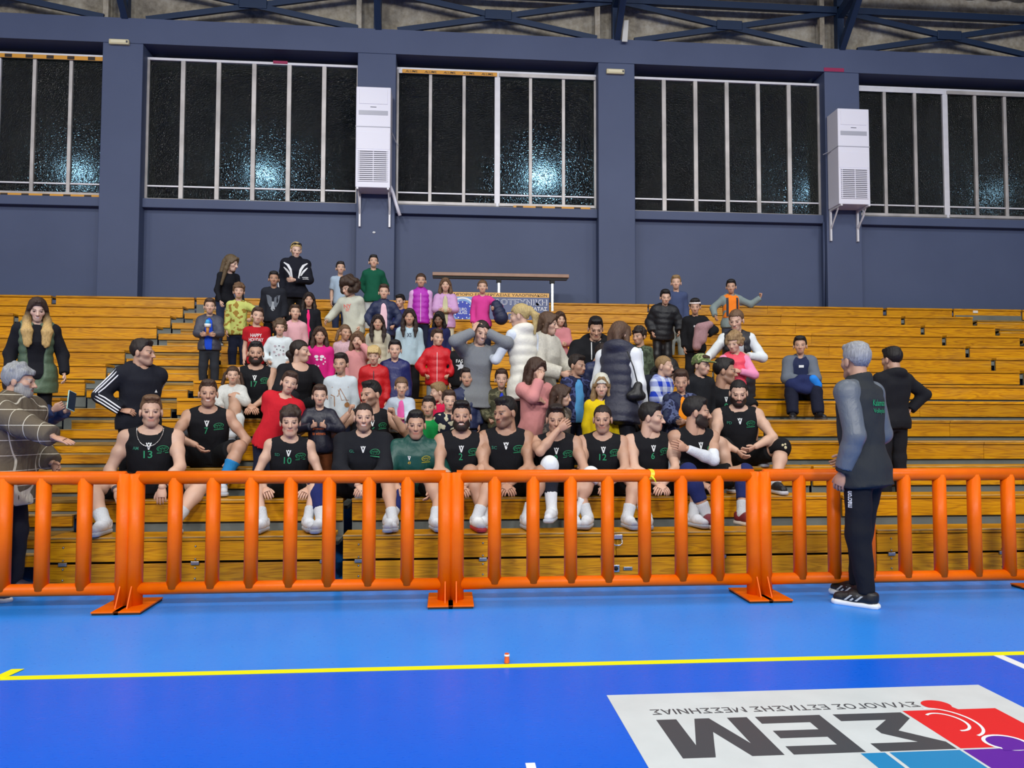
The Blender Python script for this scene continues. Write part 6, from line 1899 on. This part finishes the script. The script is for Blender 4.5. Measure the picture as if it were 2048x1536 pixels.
person('woman with brown hair seen from behind in a navy padded vest and white sleeves', 1243, 643, 2, dy=.0, kind='female', face=152, head=(-14, 10, 0), skin='light', hair=('bob', (88, 64, 48)), lean=(6, 0), build=1.08,
       tops=[dict(t='long', c=(220, 224, 226)), dict(t='vest', c=(44, 46, 62), hood=True, hem=-.26)], bottom=tr_((28, 30, 40)), R=((.14, -.10, -.94), (.4, 1, 0), 'relax'), L=((.05, -.3, -.85), (.4, .8, 0), 'relax'))
K('boy in an olive quilted jacket looking left', 1278, 653, 5, [dict(t='tee', c=(196, 208, 222)), dict(t='jacket', c=(82, 94, 76), k='camo', c2=(64, 76, 60), open=.06)], BLK, ('tousled', 'dark'), skin='mid', hd=(-34, 6, 0))
K('boy in a black padded jacket and black trousers on the upper rows', 1331, 578, 8, dict(t='puffer', c=(22, 24, 31), hood=True, e=.044), tr_((18, 18, 24), k='sheen'), ('short', 'black'), lean=(12, 4), hd=(10, 12, 0), L=((.22, -.22, -.82), (.6, .8, 0), 'relax'), R=((.16, -.05, -.86), (.6, .8, 0), 'relax'), build=1.12)
K('child in grey trousers and sneakers peeping over the black padded jacket', 1352, 550, 9, dict(t='long', c=(62, 74, 108)), tr_((150, 156, 152)), ('short', 'dblond'), shoes=((90, 96, 104), (206, 206, 206)), dy=.05)
def hband(i): i['on_head'](hair_mesh('headband'), 'white_headband', cloth((226, 214, 210), 'plain'))
K('boy in a black hoodie with a white headband', 1390, 596, 7, dict(t='hoodie', c=(18, 19, 24)), BLK, ('short', 'black'), skin='mid', hd=(0, 10, 0), extras=hband, prints=[('CREW', .07, .72, .06, .03, WHITE_INK), ('CLUB', .07, .64, .06, .03, WHITE_INK), (disc(0, 0, .5, .5, 10), [tuple(range(10))]) and ((disc(0, 0, .5, .5, 10), [tuple(range(10))]), -.03, .70, .03, .04, (190, 190, 196))], L=((.12, -.40, -.55), (1, .4, -.2), 'fist'))
def straps(i):
    for x in (-.07, .07):
        strip_on(i['root'], 'backpack_strap', i['tree_geo'], [(x, i['P']+i['up']*i['sp']*t) for t in np.linspace(.15, .93, 10)], .03, print_mat((34, 40, 52)))
K('boy waving his fist in a grey hoodie and orange vest', 1462, 558, 9, [dict(t='hoodie', c=(124, 138, 138), hood=True), dict(t='vest', c=(236, 126, 34), e=.03, hem=.2, quilt=False, k='plain')], tr_((60, 66, 80)), ('short', 'black'), skin='mid', face=6, hd=(-8, 6, 0), L=((.86, -.10, .06), (.2, .3, -1), 'fist', (.2, -.1, 1)), R=((.40, -.25, -.70), (.8, .4, -.3), 'relax'), extras=straps)
person('woman in a black open vest over a white sweater leaning out her right arm', 1471, 618, 4, dy=.06, kind='female', face=-8, head=(-6, 16, 0), skin='light', hair=('tied', 'lbrown'), lean=(10, 0), build=1.0,
       tops=[dict(t='long', c=(214, 220, 222), e=.018), dict(t='vest', c=(34, 33, 38), open=.10, hem=-.45, e=.030)], bottom=BLK, R=((.50, -.60, -.60), (.5, .3, -.8), 'relax'), L=((-.05, -.40, -.42), (.9, .5, -.6), 'relax', (-.9, -.3, -.1)))
K('small girl with light curly hair in a coral padded vest', 1467, 664, 4, [dict(t='long', c=(226, 140, 176)), dict(t='vest', c=(232, 74, 96), hood=True)], tr_((214, 96, 160)), ('curly', (148, 120, 84)), dy=-.24, hd=(-20, 14, 0), L=((-.2, -.4, -.35), (1, .3, -.4), 'fist'))
def ccap(i): i['on_head'](hair_mesh('visor'), 'camouflage_cap', cloth((150, 156, 112), 'camo', (96, 116, 66)))
K('boy in a camouflage cap and black hoodie', 1404, 708, 3, dict(t='hoodie', c=(24, 26, 31), hood=True), BLK, ('short', 'brown'), face=24, hd=(30, 8, 0), extras=ccap)
def rucksack(i):
    f = Field((-.2, 0, .2), (.2, .34, 1.2), .014); c = i['P']+i['up']*i['sp']*.55
    f.cone(c+vec(0, .16, -.12), c+vec(0, .15, .14), .10, .085, .03); f.cone(c+vec(0, .22, -.12), c+vec(0, .22, -.02), .06, .06, .03)
    V, Q = f.mesh(); o = link('backpack', mesh_np('backpack', V, Q), None, cloth((30, 34, 46), 'plain'))
    o.matrix_world = Matrix.Translation(Vector(i['pos'])) @ Matrix.Rotation(math.atan2(i['rot'][1][0], i['rot'][0][0]), 4, 'Z'); tag(o, 'dark backpack on the back of the blue check hoodie boy', 'backpack')
K('fair cropped boy in a blue and white check hoodie', 1329, 710, 3, dict(t='hoodie', c=(36, 66, 190), k='check', c2=(206, 216, 236), hood=True, e=.036), NAVY, ('buzz', 'dblond'), face=52, hd=(20, 6, 0), R=((.0, -.5, -.55), (.6, .5, -.4), 'relax'), extras=rucksack, dy=-.02)
K('child in a navy camouflage jacket over an orange shirt', 1362, 738, 2, [dict(t='tee', c=(236, 140, 24)), dict(t='jacket', c=(86, 96, 132), k='camo', c2=(32, 36, 66), e=.032, open=.06)], BLK, ('short', 'brown'), skin='mid', face=10, hd=(-10, 12, 0), L='belly', R='belly', dy=.12)
person('person in black bending forward behind the camouflage cap', 1352, 722, 4, kind='female', face=60, head=(10, 50, 0), skin='light', hair=('bob', 'black'), lean=(48, 0), tops=[dict(t='puffer', c=(20, 20, 24), quilt=False, k='plain', hood=True)], bottom=BLK, L=((.0, -.6, -.7), (.5, .4, -.3), 'relax'), R=((.0, -.6, -.7), (.5, .4, -.3), 'relax'), hips=(0, .0, .42))
person('boy sitting alone on the right in a navy and blue jacket', 1600, 671, 6, 'sit', kind='kid', tops=[dict(t='jacket', c=(36, 44, 76), k='plain', e=.026, hem=-.12)], bottom=tr_((20, 24, 44), e=.03), hair=('short', 'black'), skin='mid', L='belly', R='belly', lean=(14, 0), group='children in the stands', shoes=((22, 22, 28), (60, 60, 66)),
       extras=lambda i: (sleeve_part(i, 1, 'grey_sleeve', cloth((100, 108, 120), 'plain'), 0, .8, .026, True), sleeve_part(i, -1, 'grey_sleeve', cloth((100, 108, 120), 'plain'), 0, .8, .026, True)), prints=[(BADGE, 0, .82, .07, .035, WHITE_INK)])

person('woman with dark hair tied back in a black scoop-neck top facing right', 600, 679, 5, 'sit', kind='female', face=22, head=(46, 2, 0), skin='light', hair=('lowbun', 'dark'), lean=(10, 0), build=1.12,
       tops=[dict(t='long', c=(20, 20, 25), scoop=True, e=.012)], bottom=BLK, L='knee', R='knee')

# ---------------------------------------------------------------- things lying about
def soft_lump(name, c, parts, rgb, kind, label, cat, res=.013):
    f = Field(np.array(c)-.4, np.array(c)+.4, res)
    for a, b_, r0, r1 in parts: f.cone(np.array(c)+a, np.array(c)+b_, r0, r1, .04)
    f.ripple(.006); V, Q = f.mesh()
    o = bpy.data.objects.new(name, mesh_np(name, V-np.array(c, np.float32), Q)); COL.objects.link(o); o.location = c
    o.data.materials.append(cloth(rgb, kind)); tag(o, label, cat); return o
p = at(346, 832, rowY(4)+.14)
soft_lump('folded_jacket', (p.x, rowY(4)+.14, rowZ(4)+.055), [((-.12, 0, 0), (.12, .02, 0), .05, .05), ((-.05, 0, .03), (.10, .03, .03), .045, .04)], (34, 34, 42), 'puffer', 'dark folded jacket lying on the bench beside player 7', 'jacket')
lb_ = PEOPLE[-2] if 'alone' in PEOPLE[-2]['root']['label'] else [q for q in PEOPLE if 'alone' in q['root']['label']][0]
_c = lb_['rot']@(lb_['P']+vec(0, -.27, .12))+lb_['pos']
lap = soft_lump('bundled_jacket', tuple(float(q) for q in _c), [((-.13, 0, -.02), (.13, -.02, -.02), .08, .085), ((-.04, -.03, .05), (.09, 0, .04), .06, .06), ((-.08, -.06, -.06), (.02, -.07, -.08), .05, .05)], (30, 40, 84), 'plain', 'navy jacket bundled on the lap of the boy sitting alone', 'jacket')
f = Field((.0, -.16, -.10), (.22, .1, .14), .012); f.cone((.09, -.075, .05), (.14, -.065, -.02), .05, .055, .02); V, Q = f.mesh(); link('blue_panel', mesh_np('blue_panel', V, Q), lap, cloth((36, 130, 226), 'plain'))
p = at(945, 668, rowY(8)+.14)
hb = empty('handbag', (p.x, rowY(8)+.14, rowZ(8))); tag(hb, 'small black handbag standing by the pink sweater girl', 'handbag')
box('bag_body', -.09, .09, -.04, .04, 0, .12, cloth((20, 20, 24), 'sheen'), hb, .015)
bm = bmesh.new(); add_path(bm, [(-.06, 0, .11), (-.05, 0, .20), (0, 0, .235), (.05, 0, .20), (.06, 0, .11)], .006, 6); bm_obj('handle', bm, cloth((20, 20, 24), 'sheen'), hb, True)
p = at(1272, 785, 6.80)
sb = empty('shoulder_bag', (p.x, 6.80, p.z-.07)); tag(sb, 'black leather shoulder bag at the side of the navy vest woman', 'handbag')
f = Field((-.13, -.07, -.02), (.13, .07, .24), .012); f.cone((0, 0, .05), (.02, 0, .13), .055, .04, .02); f.cone((-.05, 0, .04), (.05, 0, .04), .04, .04, .03)
V, Q = f.mesh(); link('bag_body', mesh_np('bag_body', V, Q), sb, cloth((18, 18, 20), 'sheen'))
bm = bmesh.new(); add_path(bm, [(.02, 0, .13), (-.02, .01, .3), (-.07, .03, .44)], .006, 6); bm_obj('strap', bm, cloth((18, 18, 20), 'sheen'), sb, True)
p = at(1412, 655, rowY(7)+.05)
soft_lump('mauve_coat', (p.x, rowY(7)+.14, p.z), [((-.05, 0, .02), (.07, 0, .05), .045, .05), ((-.06, .02, 0), (-.08, .02, -.22), .05, .06), ((.02, 0, 0), (-.02, 0, -.15), .05, .05)], (176, 138, 142), 'fleece', 'mauve fleece coat hanging from the arm of the headband boy', 'coat')
